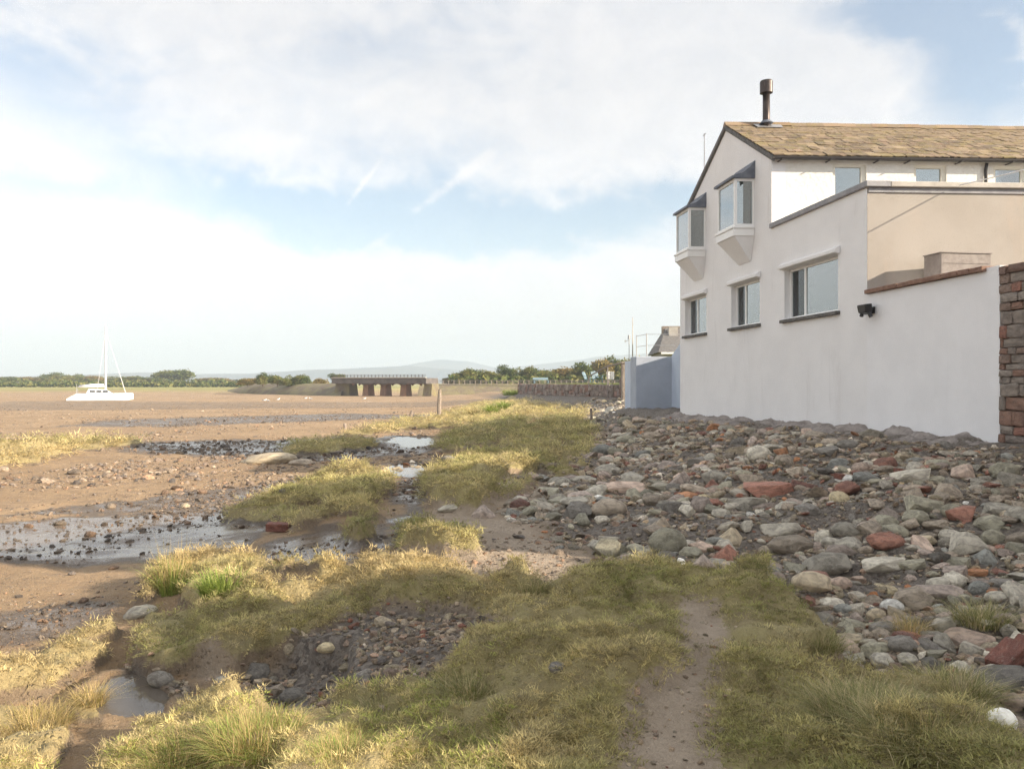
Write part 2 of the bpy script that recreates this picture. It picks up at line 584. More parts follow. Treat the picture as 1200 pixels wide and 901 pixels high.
def ground_material():
    m, nt, bs, out = new_mat('shore_ground')
    v = coord(nt, 'World')
    A = attr(nt, 'mask_a')
    B = attr(nt, 'mask_b')
    sa = nt.nodes.new('ShaderNodeSeparateColor')
    nt.links.new(A.outputs['Color'], sa.inputs[0])
    sb = nt.nodes.new('ShaderNodeSeparateColor')
    nt.links.new(B.outputs['Color'], sb.inputs[0])
    turf, wet, gravel = (E(nt, sa.outputs[i]) for i in range(3))
    path, straw, field = (E(nt, sb.outputs[i]) for i in range(3))
    big = noise(nt, v, 0.22, 6, 0.6)
    mid = noise(nt, v, 2.6, 6, 0.65)
    fine = noise(nt, v, 24.0, 5, 0.7)
    grit = noise(nt, v, 110.0, 3, 0.7)
    mud = mixcol(nt, big.sstep(0.35, 0.66), (0.315, 0.212, 0.118), (0.41, 0.287, 0.170))
    mud = mixcol(nt, mid.sstep(0.42, 0.68) * 0.75, mud, (0.245, 0.165, 0.105))
    mud = mixcol(nt, fine.sstep(0.5, 0.72) * 0.5, mud, (0.46, 0.34, 0.235))
    vor = nt.nodes.new('ShaderNodeTexVoronoi')
    vor.inputs['Scale'].default_value = 26.0
    nt.links.new(v, vor.inputs['Vector'])
    peb = E(nt, vor.outputs['Distance']).sstep(0.42, 0.15)
    scat = noise(nt, v, 1.1, 5, 0.7).sstep(0.48, 0.62)
    vcol = nt.nodes.new('ShaderNodeSeparateColor')
    nt.links.new(vor.outputs['Color'], vcol.inputs[0])
    pick = E(nt, vcol.outputs[0])
    pcol = mixcol(nt, pick, (0.20, 0.17, 0.14), (0.48, 0.38, 0.28))
    mud = mixcol(nt, peb * scat * (pick.sstep(0.35, 0.6)) * 0.8, mud, pcol)
    # dark stony gravel
    gcol = mixcol(nt, pick, (0.11, 0.094, 0.08), (0.30, 0.26, 0.22))
    gcol = mixcol(nt, fine.sstep(0.4, 0.7) * 0.7, gcol, (0.15, 0.118, 0.092))
    col = mixcol(nt, gravel, mud, gcol)
    pth = mixcol(nt, mid.sstep(0.35, 0.7), (0.38, 0.30, 0.22), (0.48, 0.39, 0.295))
    pth = mixcol(nt, fine.sstep(0.45, 0.75) * 0.5, pth, (0.31, 0.24, 0.18))
    col = mixcol(nt, path, col, pth)
    th = mixcol(nt, straw, (0.31, 0.275, 0.12), (0.52, 0.41, 0.20))
    th = mixcol(nt, mid.sstep(0.4, 0.68) * 0.6, th, (0.24, 0.18, 0.11))
    th = mixcol(nt, fine.sstep(0.45, 0.7) * 0.5, th, (0.40, 0.33, 0.17))
    col = mixcol(nt, turf.sstep(0.01, 0.14) * gravel.rsub(1.0) * path.rsub(1.0) * 0.85, col, mixcol(nt, mid.sstep(0.35, 0.65), (0.17, 0.125, 0.085), (0.25, 0.19, 0.13)))
    edge = (turf + (fine - 0.5) * 0.7 + (mid - 0.5) * 0.5).sstep(0.35, 0.6)
    col = mixcol(nt, edge, col, th)
    fld = mixcol(nt, noise(nt, mapping(nt, v, (0.006, 0.03, 1)), 1.0, 5, 0.6).sstep(0.4, 0.6), (0.20, 0.215, 0.06), (0.44, 0.36, 0.14))
    col = mixcol(nt, field, col, fld)
    # wet film: darker soaked mud, and standing water in the lows
    soak = (wet * 1.25 + (mid - 0.5) * 0.9 + (fine - 0.5) * 0.35).sstep(0.25, 0.75) * edge.rsub(1.0)
    col = mixcol(nt, soak * 0.75, col, (0.085, 0.07, 0.06))
    film = (wet + (noise(nt, mapping(nt, v, (0.5, 1.5, 1)), 1.0, 7, 0.72) - 0.5) * 2.6 + (mid - 0.5) * 0.9 + (fine - 0.5) * 0.9).sstep(0.62, 1.02) * edge.rsub(1.0)
    setin(nt, bs.inputs['Base Color'], col)
    rough = mixcol(nt, soak, (0.9, 0.9, 0.9), (0.55, 0.55, 0.55))
    rough = mixcol(nt, film, rough, (0.2, 0.2, 0.2))
    sr = nt.nodes.new('ShaderNodeSeparateColor')
    nt.links.new(rough, sr.inputs[0])
    nt.links.new(sr.outputs[0], bs.inputs['Roughness'])
    h = fine * 0.9 + grit * 0.3 + mid * 1.2 + peb * scat * 0.7
    bump(nt, bs, h, film.rsub(1.0) * 0.92 + 0.07, 0.045)
    return m


def stone_material(name, src):
    m, nt, bs, out = new_mat(name)
    v = coord(nt, 'Object')
    if src == 'OBJECT':
        oi = nt.nodes.new('ShaderNodeObjectInfo')
        c0, rnd = oi.outputs['Color'], E(nt, oi.outputs['Random'])
    else:
        c0 = attr(nt, 'col', 'INSTANCER').outputs['Color']
        rnd = E(nt, nt.nodes.new('ShaderNodeObjectInfo').outputs['Random'])
    sh = nt.nodes.new('ShaderNodeVectorMath')
    nt.links.new(v, sh.inputs[0])
    cmb = nt.nodes.new('ShaderNodeCombineXYZ')
    nt.links.new((rnd * 37.0).s, cmb.inputs[0])
    nt.links.new((rnd * 11.0).s, cmb.inputs[2])
    nt.links.new(cmb.outputs[0], sh.inputs[1])
    p = sh.outputs[0]
    a = noise(nt, p, 2.0, 6, 0.6, 0.6)
    b = noise(nt, p, 9.0, 6, 0.7)
    c = noise(nt, p, 34.0, 3, 0.7)
    dark = mixcol(nt, 1.0, c0, (0.55, 0.54, 0.54), 'MULTIPLY')
    pale = mixcol(nt, 0.32, c0, (0.50, 0.48, 0.44))
    col = mixcol(nt, a.sstep(0.36, 0.64), dark, c0)
    col = mixcol(nt, b.sstep(0.50, 0.72) * 0.75, col, pale)
    col = mixcol(nt, c.sstep(0.58, 0.70) * 0.45, col, dark)
    # dried silt and pale lichen
    col = mixcol(nt, noise(nt, p, 4.3, 6, 0.65).sstep(0.58, 0.70) * 0.5, col, (0.34, 0.30, 0.24))
    setin(nt, bs.inputs['Base Color'], col)
    setin(nt, bs.inputs['Roughness'], b * 0.3 + 0.62)
    bump(nt, bs, b * 0.7 + c * 0.3 + a * 0.6, 0.55, 0.06)
    return m


def leafy_material(name, src='INSTANCER', transl=0.3, tip=(0.50, 0.38, 0.17)):
    m, nt, bs, out = new_mat(name)
    if src == 'INSTANCER':
        c0 = attr(nt, 'col', 'INSTANCER').outputs['Color']
        t = E(nt, attr(nt, 'tip').outputs['Fac'])
        col = mixcol(nt, t.sstep(0.45, 1.0) * 0.5, c0, tip)
        col = mixcol(nt, E(nt, attr(nt, 'rnd').outputs['Fac']) * 0.25, col, (0.09, 0.085, 0.03))
    else:
        col = attr(nt, 'col').outputs['Color']
        if src == 'OBJ':
            oi = nt.nodes.new('ShaderNodeObjectInfo')
            col = mixcol(nt, 1.0, col, oi.outputs['Color'], 'MULTIPLY')
    setin(nt, bs.inputs['Base Color'], col)
    bs.inputs['Roughness'].default_value = 0.62
    bs.inputs['Specular IOR Level'].default_value = 0.25
    tr = nt.nodes.new('ShaderNodeBsdfTranslucent')
    setin(nt, tr.inputs['Color'], col)
    mx = nt.nodes.new('ShaderNodeMixShader')
    mx.inputs[0].default_value = transl
    nt.links.new(bs.outputs[0], mx.inputs[1])
    nt.links.new(tr.outputs[0], mx.inputs[2])
    nt.links.new(mx.outputs[0], out.inputs['Surface'])
    return m


def glass_material(name='window_glass', boost=0.14):
    m, nt, bs, out = new_mat(name)
    nt.nodes.remove(bs)
    fr = nt.nodes.new('ShaderNodeFresnel')
    fr.inputs['IOR'].default_value = 1.7
    gl = nt.nodes.new('ShaderNodeBsdfGlossy')
    gl.inputs['Roughness'].default_value = 0.015
    gl.inputs['Color'].default_value = (0.93, 0.97, 0.98, 1)
    tr = nt.nodes.new('ShaderNodeBsdfTransparent')
    tr.inputs['Color'].default_value = (0.62, 0.68, 0.68, 1)
    mx = nt.nodes.new('ShaderNodeMixShader')
    nt.links.new((E(nt, fr.outputs[0]) * 1.35 + 0.05 + boost).clamp().s, mx.inputs[0])
    nt.links.new(tr.outputs[0], mx.inputs[1])
    nt.links.new(gl.outputs[0], mx.inputs[2])
    nt.links.new(mx.outputs[0], out.inputs['Surface'])
    return m


def water_material():
    m, nt, bs, out = new_mat('shallow_water')
    bs.inputs['Base Color'].default_value = (0.13, 0.11, 0.09, 1)
    bs.inputs['Roughness'].default_value = 0.04
    bs.inputs['IOR'].default_value = 1.33
    bump(nt, bs, noise(nt, coord(nt, 'World'), 9.0, 2, 0.5), 0.04, 0.01)
    return m


def slate_material():
    m, nt, bs, out = new_mat('mossy_slate')
    oi = nt.nodes.new('ShaderNodeObjectInfo')
    v = coord(nt, 'World')
    a = noise(nt, v, 3.0, 6, 0.65)
    b = noise(nt, v, 16.0, 5, 0.7)
    col = mixcol(nt, a.sstep(0.47, 0.64) * 0.42, oi.outputs['Color'], (0.26, 0.20, 0.07))
    col = mixcol(nt, b.sstep(0.56, 0.70) * 0.55, col, (0.40, 0.33, 0.24))
    col = mixcol(nt, noise(nt, v, 7.0, 5, 0.7).sstep(0.55, 0.7) * 0.5, col, (0.13, 0.10, 0.07))
    setin(nt, bs.inputs['Base Color'], col)
    bs.inputs['Roughness'].default_value = 0.85
    bump(nt, bs, b, 0.5, 0.015)
    return m


MAT = {}
MAT['ground'] = ground_material()
MAT['stone'] = stone_material('weathered_stone', 'OBJECT')
MAT['stone_inst'] = stone_material('weathered_shingle', 'INSTANCER')
MAT['grass'] = leafy_material('grass_blades', transl=0.4)
MAT['leaf'] = leafy_material('leaves', 'OBJ', 0.25)
MAT['blade'] = leafy_material('tussock_blades', 'MESH', 0.3)
MAT['glass'] = glass_material()
MAT['glass_dull'] = glass_material('dull_glass', -0.10)
MAT['water'] = water_material()
MAT['slate'] = slate_material()
MAT['render'] = plain('white_render', (0.84, 0.835, 0.835), (0.80, 0.795, 0.795), 1.2, 0.85, 0.35, 55, 0.008, stain=((0.55, 0.52, 0.50), 1.4, 0.55, 0.8, 0.45))
MAT['white_paint'] = plain('white_masonry_paint', (0.85, 0.85, 0.86), (0.81, 0.81, 0.82), 1.6, 0.85, 0.4, 14, 0.012, stain=((0.60, 0.58, 0.57), 1.1, 0.56, 0.85, 0.4))
MAT['roughcast'] = plain('white_roughcast', (0.82, 0.80, 0.75), (0.78, 0.76, 0.70), 3.0, 0.9, 0.8, 9, 0.03)
MAT['tan'] = plain('tan_render', (0.41, 0.375, 0.335), (0.37, 0.335, 0.295), 0.9, 0.9, 0.2, 60, 0.006, stain=((0.46, 0.38, 0.31), 1.0, 0.52, 0.8, 0.5))
MAT['frame'] = plain('white_window_frame', (0.86, 0.86, 0.85), None, 4, 0.35, 0, 1)
MAT['cream'] = plain('cream_window_trim', (0.78, 0.75, 0.66), (0.74, 0.71, 0.62), 4, 0.55, 0, 1)
MAT['lead'] = plain('grey_lead', (0.10, 0.115, 0.15), (0.15, 0.165, 0.20), 5, 0.55, 0.2, 20)
MAT['coping'] = plain('grey_coping', (0.24, 0.24, 0.26), (0.33, 0.33, 0.34), 4, 0.7, 0.3, 30)
MAT['coping_pale'] = plain('pale_coping', (0.50, 0.47, 0.42), (0.42, 0.39, 0.35), 3, 0.8, 0.3, 30)
MAT['sill'] = plain('slate_sill', (0.075, 0.072, 0.07), (0.14, 0.13, 0.12), 9, 0.7, 0.4, 30)
MAT['gutter'] = plain('dark_gutter', (0.045, 0.04, 0.04), None, 5, 0.5, 0, 1)
MAT['flue'] = plain('brown_flue_metal', (0.06, 0.048, 0.045), (0.085, 0.068, 0.062), 6, 0.42, 0, 1, metallic=0.7)
MAT['black'] = plain('black_plastic', (0.02, 0.02, 0.022), None, 5, 0.45, 0, 1)
MAT['dark_room'] = plain('dim_interior', (0.36, 0.35, 0.32), None, 5, 0.9, 0, 1)
MAT['curtain'] = plain('net_curtain', (0.55, 0.55, 0.52), None, 5, 0.9, 0, 1)
MAT['red_stone'] = plain('red_sandstone', (0.24, 0.13, 0.095), (0.33, 0.20, 0.15), 5, 0.9, 0.6, 24, 0.02)
MAT['mortar'] = plain('old_mortar', (0.25, 0.205, 0.17), (0.35, 0.30, 0.25), 5, 0.95, 0.8, 18, 0.03)
MAT['concrete'] = plain('rough_concrete', (0.40, 0.355, 0.325), (0.27, 0.235, 0.215), 5, 0.95, 1.0, 22, 0.05, stain=((0.22, 0.19, 0.17), 2.4, 0.5, 0.75, 0.5))
MAT['tile_brown'] = plain('brown_coping_brick', (0.20, 0.115, 0.085), (0.28, 0.17, 0.125), 6, 0.9, 0.5, 25, 0.01)
MAT['blue'] = plain('blue_grey_paint', (0.42, 0.46, 0.53), (0.38, 0.42, 0.485), 1.3, 0.85, 0.3, 20, 0.01, stain=((0.25, 0.27, 0.32), 1.2, 0.56, 0.85, 0.45))
MAT['blue_pale'] = plain('pale_blue_paint', (0.56, 0.63, 0.73), (0.50, 0.57, 0.68), 1.3, 0.85, 0.3, 20, 0.01)
MAT['metal'] = plain('galvanised_metal', (0.42, 0.42, 0.42), None, 5, 0.4, 0, 1, metallic=0.6)
MAT['wood'] = plain('weathered_timber', (0.33, 0.27, 0.22), (0.23, 0.185, 0.15), 8, 0.85, 0.5, 30, 0.01)
MAT['wood_pale'] = plain('silvered_timber', (0.29, 0.26, 0.24), (0.23, 0.20, 0.185), 8, 0.85, 0.4, 30, 0.01)
MAT['grey_house'] = plain('grey_pebbledash', (0.42, 0.405, 0.375), (0.36, 0.345, 0.32), 3, 0.9, 0.3, 20)
MAT['roof_far'] = plain('dark_slate_roof', (0.13, 0.125, 0.125), (0.19, 0.18, 0.17), 6, 0.8, 0.5, 10, 0.03)
MAT['boat'] = plain('white_gelcoat', (0.82, 0.82, 0.81), None, 5, 0.25, 0, 1)
MAT['boat_window'] = plain('smoked_acrylic', (0.05, 0.055, 0.06), None, 5, 0.15, 0, 1)
MAT['sail'] = plain('furled_sailcloth', (0.72, 0.73, 0.75), None, 5, 0.8, 0, 1)
MAT['pier'] = plain('wet_red_masonry', (0.26, 0.15, 0.10), (0.34, 0.20, 0.13), 0.8, 0.9, 0.4, 5, 0.05, stain=((0.14, 0.10, 0.08), 0.6, 0.45, 0.7, 0.6))
MAT['girder'] = plain('weathered_girder', (0.10, 0.088, 0.08), (0.15, 0.13, 0.12), 0.8, 0.7, 0, 1)
MAT['bank'] = plain('scrubby_bank', (0.16, 0.125, 0.095), (0.22, 0.19, 0.10), 0.4, 0.95, 0.8, 3, 0.2)
MAT['lawn'] = plain('clipped_lawn', (0.19, 0.24, 0.05), (0.30, 0.30, 0.08), 0.6, 0.95, 0.6, 12, 0.03)
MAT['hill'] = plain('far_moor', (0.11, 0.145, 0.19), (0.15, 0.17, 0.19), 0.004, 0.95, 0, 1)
MAT['trunk'] = plain('bark', (0.10, 0.075, 0.055), (0.15, 0.115, 0.085), 9, 0.95, 0.6, 20)
MAT['chair_blue'] = plain('sky_blue_chair_paint', (0.17, 0.25, 0.30), None, 5, 0.6, 0, 1)
MAT['sign_white'] = plain('white_sign_board', (0.78, 0.78, 0.77), None, 5, 0.6, 0, 1)
MAT['gull'] = plain('white_feathers', (0.75, 0.75, 0.74), None, 5, 0.9, 0, 1)
MAT['gull_grey'] = plain('grey_feathers', (0.35, 0.36, 0.38), None, 5, 0.9, 0, 1)


# ------------------------------------------------------------------ ground sheet (to the horizon)
def build_ground():
    a_f = np.radians(np.arange(-46, 46.01, 0.19))
    a_l = np.radians(np.concatenate([np.arange(-180, -46, 4.0)]))
    a_r = np.radians(np.concatenate([np.arange(50, 180, 4.0)]))
    ang = np.concatenate([a_l, a_f, a_r])
    r = [0.4]
    while r[-1] < 4300:
        k = 0.0095 if 2.2 < r[-1] < 48 else (0.02 if 48 <= r[-1] < 160 else 0.06)
        r.append(r[-1] * (1 + k))
    r = np.array(r)
    A, RR = np.meshgrid(ang, r)
    X, Y = RR * np.sin(A), RR * np.cos(A)
    fl = fields(X.ravel(), Y.ravel())
    nr, na = X.shape
    verts = np.column_stack([X.ravel(), Y.ravel(), fl['z']])
    i = np.arange(nr - 1)[:, None] * na
    j = np.arange(na)[None, :]
    j2 = (j + 1) % na
    q = np.stack([i + j, i + j2, i + na + j2, i + na + j], -1).reshape(-1, 4)[:, ::-1]
    # close the middle with a fan
    verts = np.vstack([verts, [0, 0, float(base_z(0, 0))]])
    c = len(verts) - 1
    me = bpy.data.meshes.new('ground')
    tri = np.stack([np.full(na, c), (np.arange(na) + 1) % na, np.arange(na)], -1)
    nq, ntri = len(q), len(tri)
    me.vertices.add(len(verts))
    me.vertices.foreach_set('co', verts.ravel())
    me.loops.add(nq * 4 + ntri * 3)
    me.loops.foreach_set('vertex_index', np.concatenate([q.ravel(), tri.ravel()]).astype(np.int32))
    me.polygons.add(nq + ntri)
    me.polygons.foreach_set('loop_start', np.concatenate([np.arange(nq) * 4, nq * 4 + np.arange(ntri) * 3]).astype(np.int32))
    me.update(calc_edges=True)
    me.validate()
    if me.polygons[10].normal.z < 0:
        me.flip_normals()
    me.shade_smooth()

    def put(name, a, b, cc):
        at_ = me.color_attributes.new(name, 'FLOAT_COLOR', 'POINT')
        d = np.ones((len(verts), 4), np.float32)
        for k, arr in enumerate((a, b, cc)):
            d[:-1, k] = arr
        at_.data.foreach_set('color', d.ravel())
    gravel = np.maximum(fl['gravel'], fl['bank'])
    xs, ys = X.ravel(), Y.ravel()
    soil = np.maximum(fl['path'], (1 - sst(ys, 9, 24)) * sst(xs, -2.2, -0.6) * (1 - fl['wet'])) * (1 - gravel)
    put('mask_a', fl['turf'], fl['wet'], gravel)
    put('mask_b', soil, fl['straw'], sst(ys + 0.06 * xs + 9 * N1(xs * 0.02, ys * 0.02), 216, 232))
    me.materials.append(MAT['ground'])
    o = link('ground', me)
    return tag(o, 'brown tidal mud and turf shore running out to the far bank', kind='structure')


build_ground()

for k, P in enumerate(PUDDLE):
    c = P.mean(0)
    z = min(float(base_z(p[0], p[1])) for p in P)
    zc = float(base_z(c[0], c[1]))
    ring = []
    for t in range(40):
        a = 2 * math.pi * t / 40
        d = np.array([math.cos(a), math.sin(a)])
        ks = np.linspace(0.05, 1.6, 60) * max(float(np.linalg.norm(p - c)) for p in P)
        pf = fields(c[0] + d[0] * ks, c[1] + d[1] * ks)['pud']
        inside = np.nonzero(pf > 0.12)[0]
        r_ = ks[inside[-1]] if len(inside) else 0.02
        ring.append((c[0] + d[0] * r_, c[1] + d[1] * r_))
    zz = PUD_LEVEL[k]
    mb = MB()
    mb.add([(p[0], p[1], zz) for p in ring], [tuple(range(40))])
    o = mb.build('puddle', MAT['water'])
    tag(o, ['still puddle in the hollow beside the grassy bank', 'bright pool of water at the bend of the muddy creek',
            'small pale pool beyond the grass mounds', 'shallow film of water lying on the open mud'][k], kind='structure')


# ------------------------------------------------------------------ hills
def build_hills(name, prof, Y0, depth, seed, label):
    us = np.array([p[0] for p in prof], float)
    vs = np.array([p[1] for p in prof], float)
    n, m = 220, 26
    uu = np.linspace(us[0], us[-1], n)
    x = (uu - CX) / F * Y0
    top = CAMZ + (HV - np.interp(uu, us, vs)) * 0.86 / F * Y0
    vn = VNoise(seed)
    verts, faces = [], []
    for j in range(m):
        t = j / (m - 1)
        s = math.sin(math.pi * min(t * 1.0, 1.0)) ** 0.8
        y = Y0 - depth * 0.5 + depth * t
        nz_ = vn.fbm(x / 260.0, np.full(n, y / 260.0), 4)
        for i in range(n):
            h = -2.0 + (top[i] + 2.0) * s * (1 + 0.16 * nz_[i])
            verts.append((x[i], y, h))
    for j in range(m - 1):
        for i in range(n - 1):
            a = j * n + i
            faces.append((a, a + 1, a + n + 1, a + n))
    mb = MB().add(verts, faces)
    o = mb.build(name, MAT['hill'], smooth=True)
    tag(o, label, kind='structure')


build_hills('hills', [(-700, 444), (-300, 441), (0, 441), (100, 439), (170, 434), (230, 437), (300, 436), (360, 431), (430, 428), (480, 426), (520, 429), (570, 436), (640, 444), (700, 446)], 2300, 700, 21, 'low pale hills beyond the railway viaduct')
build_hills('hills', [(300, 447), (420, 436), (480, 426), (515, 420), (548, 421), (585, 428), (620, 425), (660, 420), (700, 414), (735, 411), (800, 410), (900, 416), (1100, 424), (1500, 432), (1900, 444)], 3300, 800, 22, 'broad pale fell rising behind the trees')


# ------------------------------------------------------------------ trees, bushes
def leaf_mesh(name, lobes, n, size, seed, palette, wood=True):
    """crown: many small leaf sprays in the shell of several lobes"""
    r = np.random.default_rng(seed)
    L = np.array(lobes, float)
    wgt = L[:, 3] * L[:, 4]
    idx = r.choice(len(L), n, p=wgt / wgt.sum())
    d = r.normal(size=(n, 3))
    d /= np.linalg.norm(d, axis=1)[:, None]
    rad = r.uniform(0.35, 1.0, n) ** 0.45 * r.normal(1.0, 0.08, n)
    nn = VNoise(seed + 5)
    lump = 1 + 0.55 * nn.fbm(d[:, 0] * 2.2 + idx * 3.1, d[:, 1] * 2.2 + d[:, 2] * 2.6, 3)
    c = L[idx, :3] + d * (L[idx, 3:6] * (rad * lump)[:, None])
    keep = c[:, 2] > 0.05
    c, d, idx = c[keep], d[keep], idx[keep]
    n = len(c)
    t1 = np.cross(d + r.normal(size=(n, 3)) * 0.7, r.normal(size=(n, 3)))
    t1 /= np.linalg.norm(t1, axis=1)[:, None]
    t2 = np.cross(t1, d + r.normal(size=(n, 3)) * 0.8)
    t2 /= np.linalg.norm(t2, axis=1)[:, None] + 1e-9
    s = size * r.uniform(0.5, 1.4, n)[:, None]
    v = np.stack([c - t1 * s, c + t2 * s * 0.55, c + t1 * s, c - t2 * s * 0.55], 1).reshape(-1, 3)
    me = bpy.data.meshes.new(name)
    me.from_pydata(v.tolist(), [], np.arange(n * 4).reshape(-1, 4).tolist())
    at_ = me.color_attributes.new('col', 'FLOAT_COLOR', 'POINT')
    pal = np.array(palette, float)
    cl = nn.fbm(c[:, 0] * 0.9, c[:, 2] * 1.2 + c[:, 1] * 0.8, 3)
    pi = np.clip(((cl + 0.55) * len(pal) + r.normal(0, 0.7, n)).astype(int), 0, len(pal) - 1)
    cc = pal[pi] * r.uniform(0.75, 1.25, n)[:, None]
    col = np.ones((n * 4, 4), np.float32)
    col[:, :3] = np.repeat(cc, 4, 0)
    at_.data.foreach_set('color', col.ravel())
    me.materials.append(MAT['leaf'])
    return me


GREENS = [(0.05, 0.075, 0.022), (0.08, 0.105, 0.03), (0.12, 0.135, 0.04), (0.17, 0.16, 0.055)]
AUTUMN = [(0.07, 0.08, 0.025), (0.11, 0.11, 0.03), (0.16, 0.13, 0.04), (0.20, 0.145, 0.05)]
CROWNS = []
for k in range(6):
    rr = random.Random(100 + k)
    lobes = [(rr.uniform(-.45, .45), rr.uniform(-.35, .35), rr.uniform(.16, .70), rr.uniform(.26, .46), rr.uniform(.26, .42), rr.uniform(.22, .34)) for _ in range(10)]
    CROWNS.append(leaf_mesh('crown', lobes, 4200, 0.05, 40 + k, AUTUMN if k in (2, 5) else GREENS))
tmb = MB()
tmb.tube([(0, 0, -0.1), (0.02, 0, 0.25), (0.0, 0.03, 0.55)], [0.055, 0.04, 0.02], 6)
for a in range(5):
    an = a * 1.256
    tmb.tube([(0.01, 0, 0.2 + a * 0.03), (0.16 * math.cos(an), 0.16 * math.sin(an), 0.42), (0.34 * math.cos(an), 0.3 * math.sin(an), 0.62)], [0.022, 0.014, 0.006], 5)
TRUNK = tmb.mesh('trunk', MAT['trunk'])


def tree(u, v_base, v_top, width_px, Y, k, label, group=None, tint=(1, 1, 1), name='tree'):
    p = at(u, v_base, Y)
    H = (v_base - v_top) / F * Y
    Wd = width_px / F * Y
    e = empty(name, p, random.uniform(0, 6.28), label, 'tree' if name == 'tree' else 'bush', group)
    c = link('crown', CROWNS[k % 6], e, scale=(Wd / 1.35, Wd / 1.35, H / 0.98))
    c.color = (*tint, 1)
    link('trunk', TRUNK, e, scale=(H, H, H * 0.95))
    return e


# hedge line and bushes on the far left bank
for i, (u, vt, w, k, lab) in enumerate([
        (12, 440.5, 40, 0, 'low dark hedge bush at the edge of the far fields'),
        (63, 436, 26, 1, 'round green bush standing clear of the far hedge, behind the sailing boat'),
        (85, 437.5, 22, 3, 'small bush beside the round green bush on the far bank'),
        (108, 438, 30, 2, 'olive bush in the far hedge just behind the mast'),
        (150, 440, 46, 4, 'long low hedge bush on the far bank beyond the bow'),
        (206, 431.5, 52, 0, 'largest and tallest bush on the far bank between boat and viaduct'),
        (250, 441, 46, 2, 'flat hedge bush in front of the pale low hill'),
        (38, 441.5, 34, 5, 'brownish hedge bush low on the far bank'),
        (180, 442, 40, 1, 'low hedge bush at the foot of the tallest far bush'),
        (-25, 439, 34, 3, 'hedge bush at the very edge of the far bank')]):
    tree(u, 448.6, vt, w, 420 + 11 * (i % 4), k, lab, 'bushes along the far bank', (1.25, 1.2, 1.0), 'bush')
def hedge(label, x0, x1, y, z, h, n, seed):
    r_ = np.random.default_rng(seed)
    L_ = [(lerp(x0, x1, (i + r_.uniform()) / 60), y + r_.normal(0, 1.5), z + h * 0.4, (x1 - x0) / 60 * 1.1, 2.0, h * r_.uniform(0.35, 0.75)) for i in range(60)]
    me = leaf_mesh('hedge', L_, n, 0.8, seed, GREENS)
    o = link('hedge', me)
    o.color = (1.2, 1.2, 1.0, 1)
    return tag(o, label, 'hedge')


def lerp(a, b, t): return a + (b - a) * t


hedge('long dark field hedge along the far bank behind the sailing boat', -330, -95, 400, -0.4, 3.4, 9000, 71)
hedge('lower nearer hedge of scrub edging the far salt marsh', -300, -70, 330, -0.4, 1.9, 9000, 72)
hedge('scrub hedge along the foot of the tree belt', -15, 62, 199, 0.6, 2.6, 6000, 73)
# bushes on the embankment left of the viaduct
for i, (u, vb, vt, w, k, lab) in enumerate([
        (308, 451, 436, 14, 1, 'tall narrow tree furthest from the viaduct on its embankment'),
        (325, 452, 438, 26, 0, 'rounded bush beside the tall narrow tree on the embankment'),
        (350, 453, 438, 28, 4, 'dense dark bush midway along the embankment'),
        (374, 453, 441, 22, 2, 'olive bush next to the viaduct abutment'),
        (290, 452, 443, 30, 5, 'low brown scrub where the embankment meets the mud'),
        (395, 446, 437, 20, 3, 'green bush showing above the near end of the viaduct')]):
    tree(u, vb, vt, w, 196 + 4 * i, k, lab, 'bushes on the railway embankment', (1.15, 1.15, 1.0), 'bush')
# belt of trees beyond the railway fence
for i, (u, vb, vt, w, k, lab) in enumerate([
        (545, 449, 430, 34, 0, 'rounded dark tree at the viaduct end of the tree belt'),
        (566, 449, 432, 30, 3, 'low spreading tree second in the tree belt'),
        (592, 449, 427, 24, 1, 'tallest upright tree standing free in the tree belt'),
        (618, 449, 428, 26, 4, 'round green tree beside a gap in the tree belt'),
        (640, 449, 431, 30, 0, 'bushy tree above the blue bench'),
        (662, 449, 426, 36, 2, 'broad pale tree midway along the belt'),
        (684, 449, 424, 36, 1, 'broad green tree above the blue chairs'),
        (706, 448, 421, 32, 5, 'russet tree behind the two white notice boards'),
        (726, 447, 416, 34, 3, 'dark tree nearest the stone pillar'),
        (530, 450, 440, 26, 2, 'low olive scrub at the end of the viaduct'),
        (580, 450, 438, 40, 4, 'dark scrub under the free-standing tall tree'),
        (650, 450, 438, 50, 3, 'dark scrub along the foot of the tree belt'),
        (745, 446, 419, 30, 2, 'yellowish tree half hidden by the blue terrace')]):
    tree(u, vb, vt, w, 205 + 5 * (i % 3), k, lab, 'trees beyond the railway fence', (1.2, 1.15, 1.0))


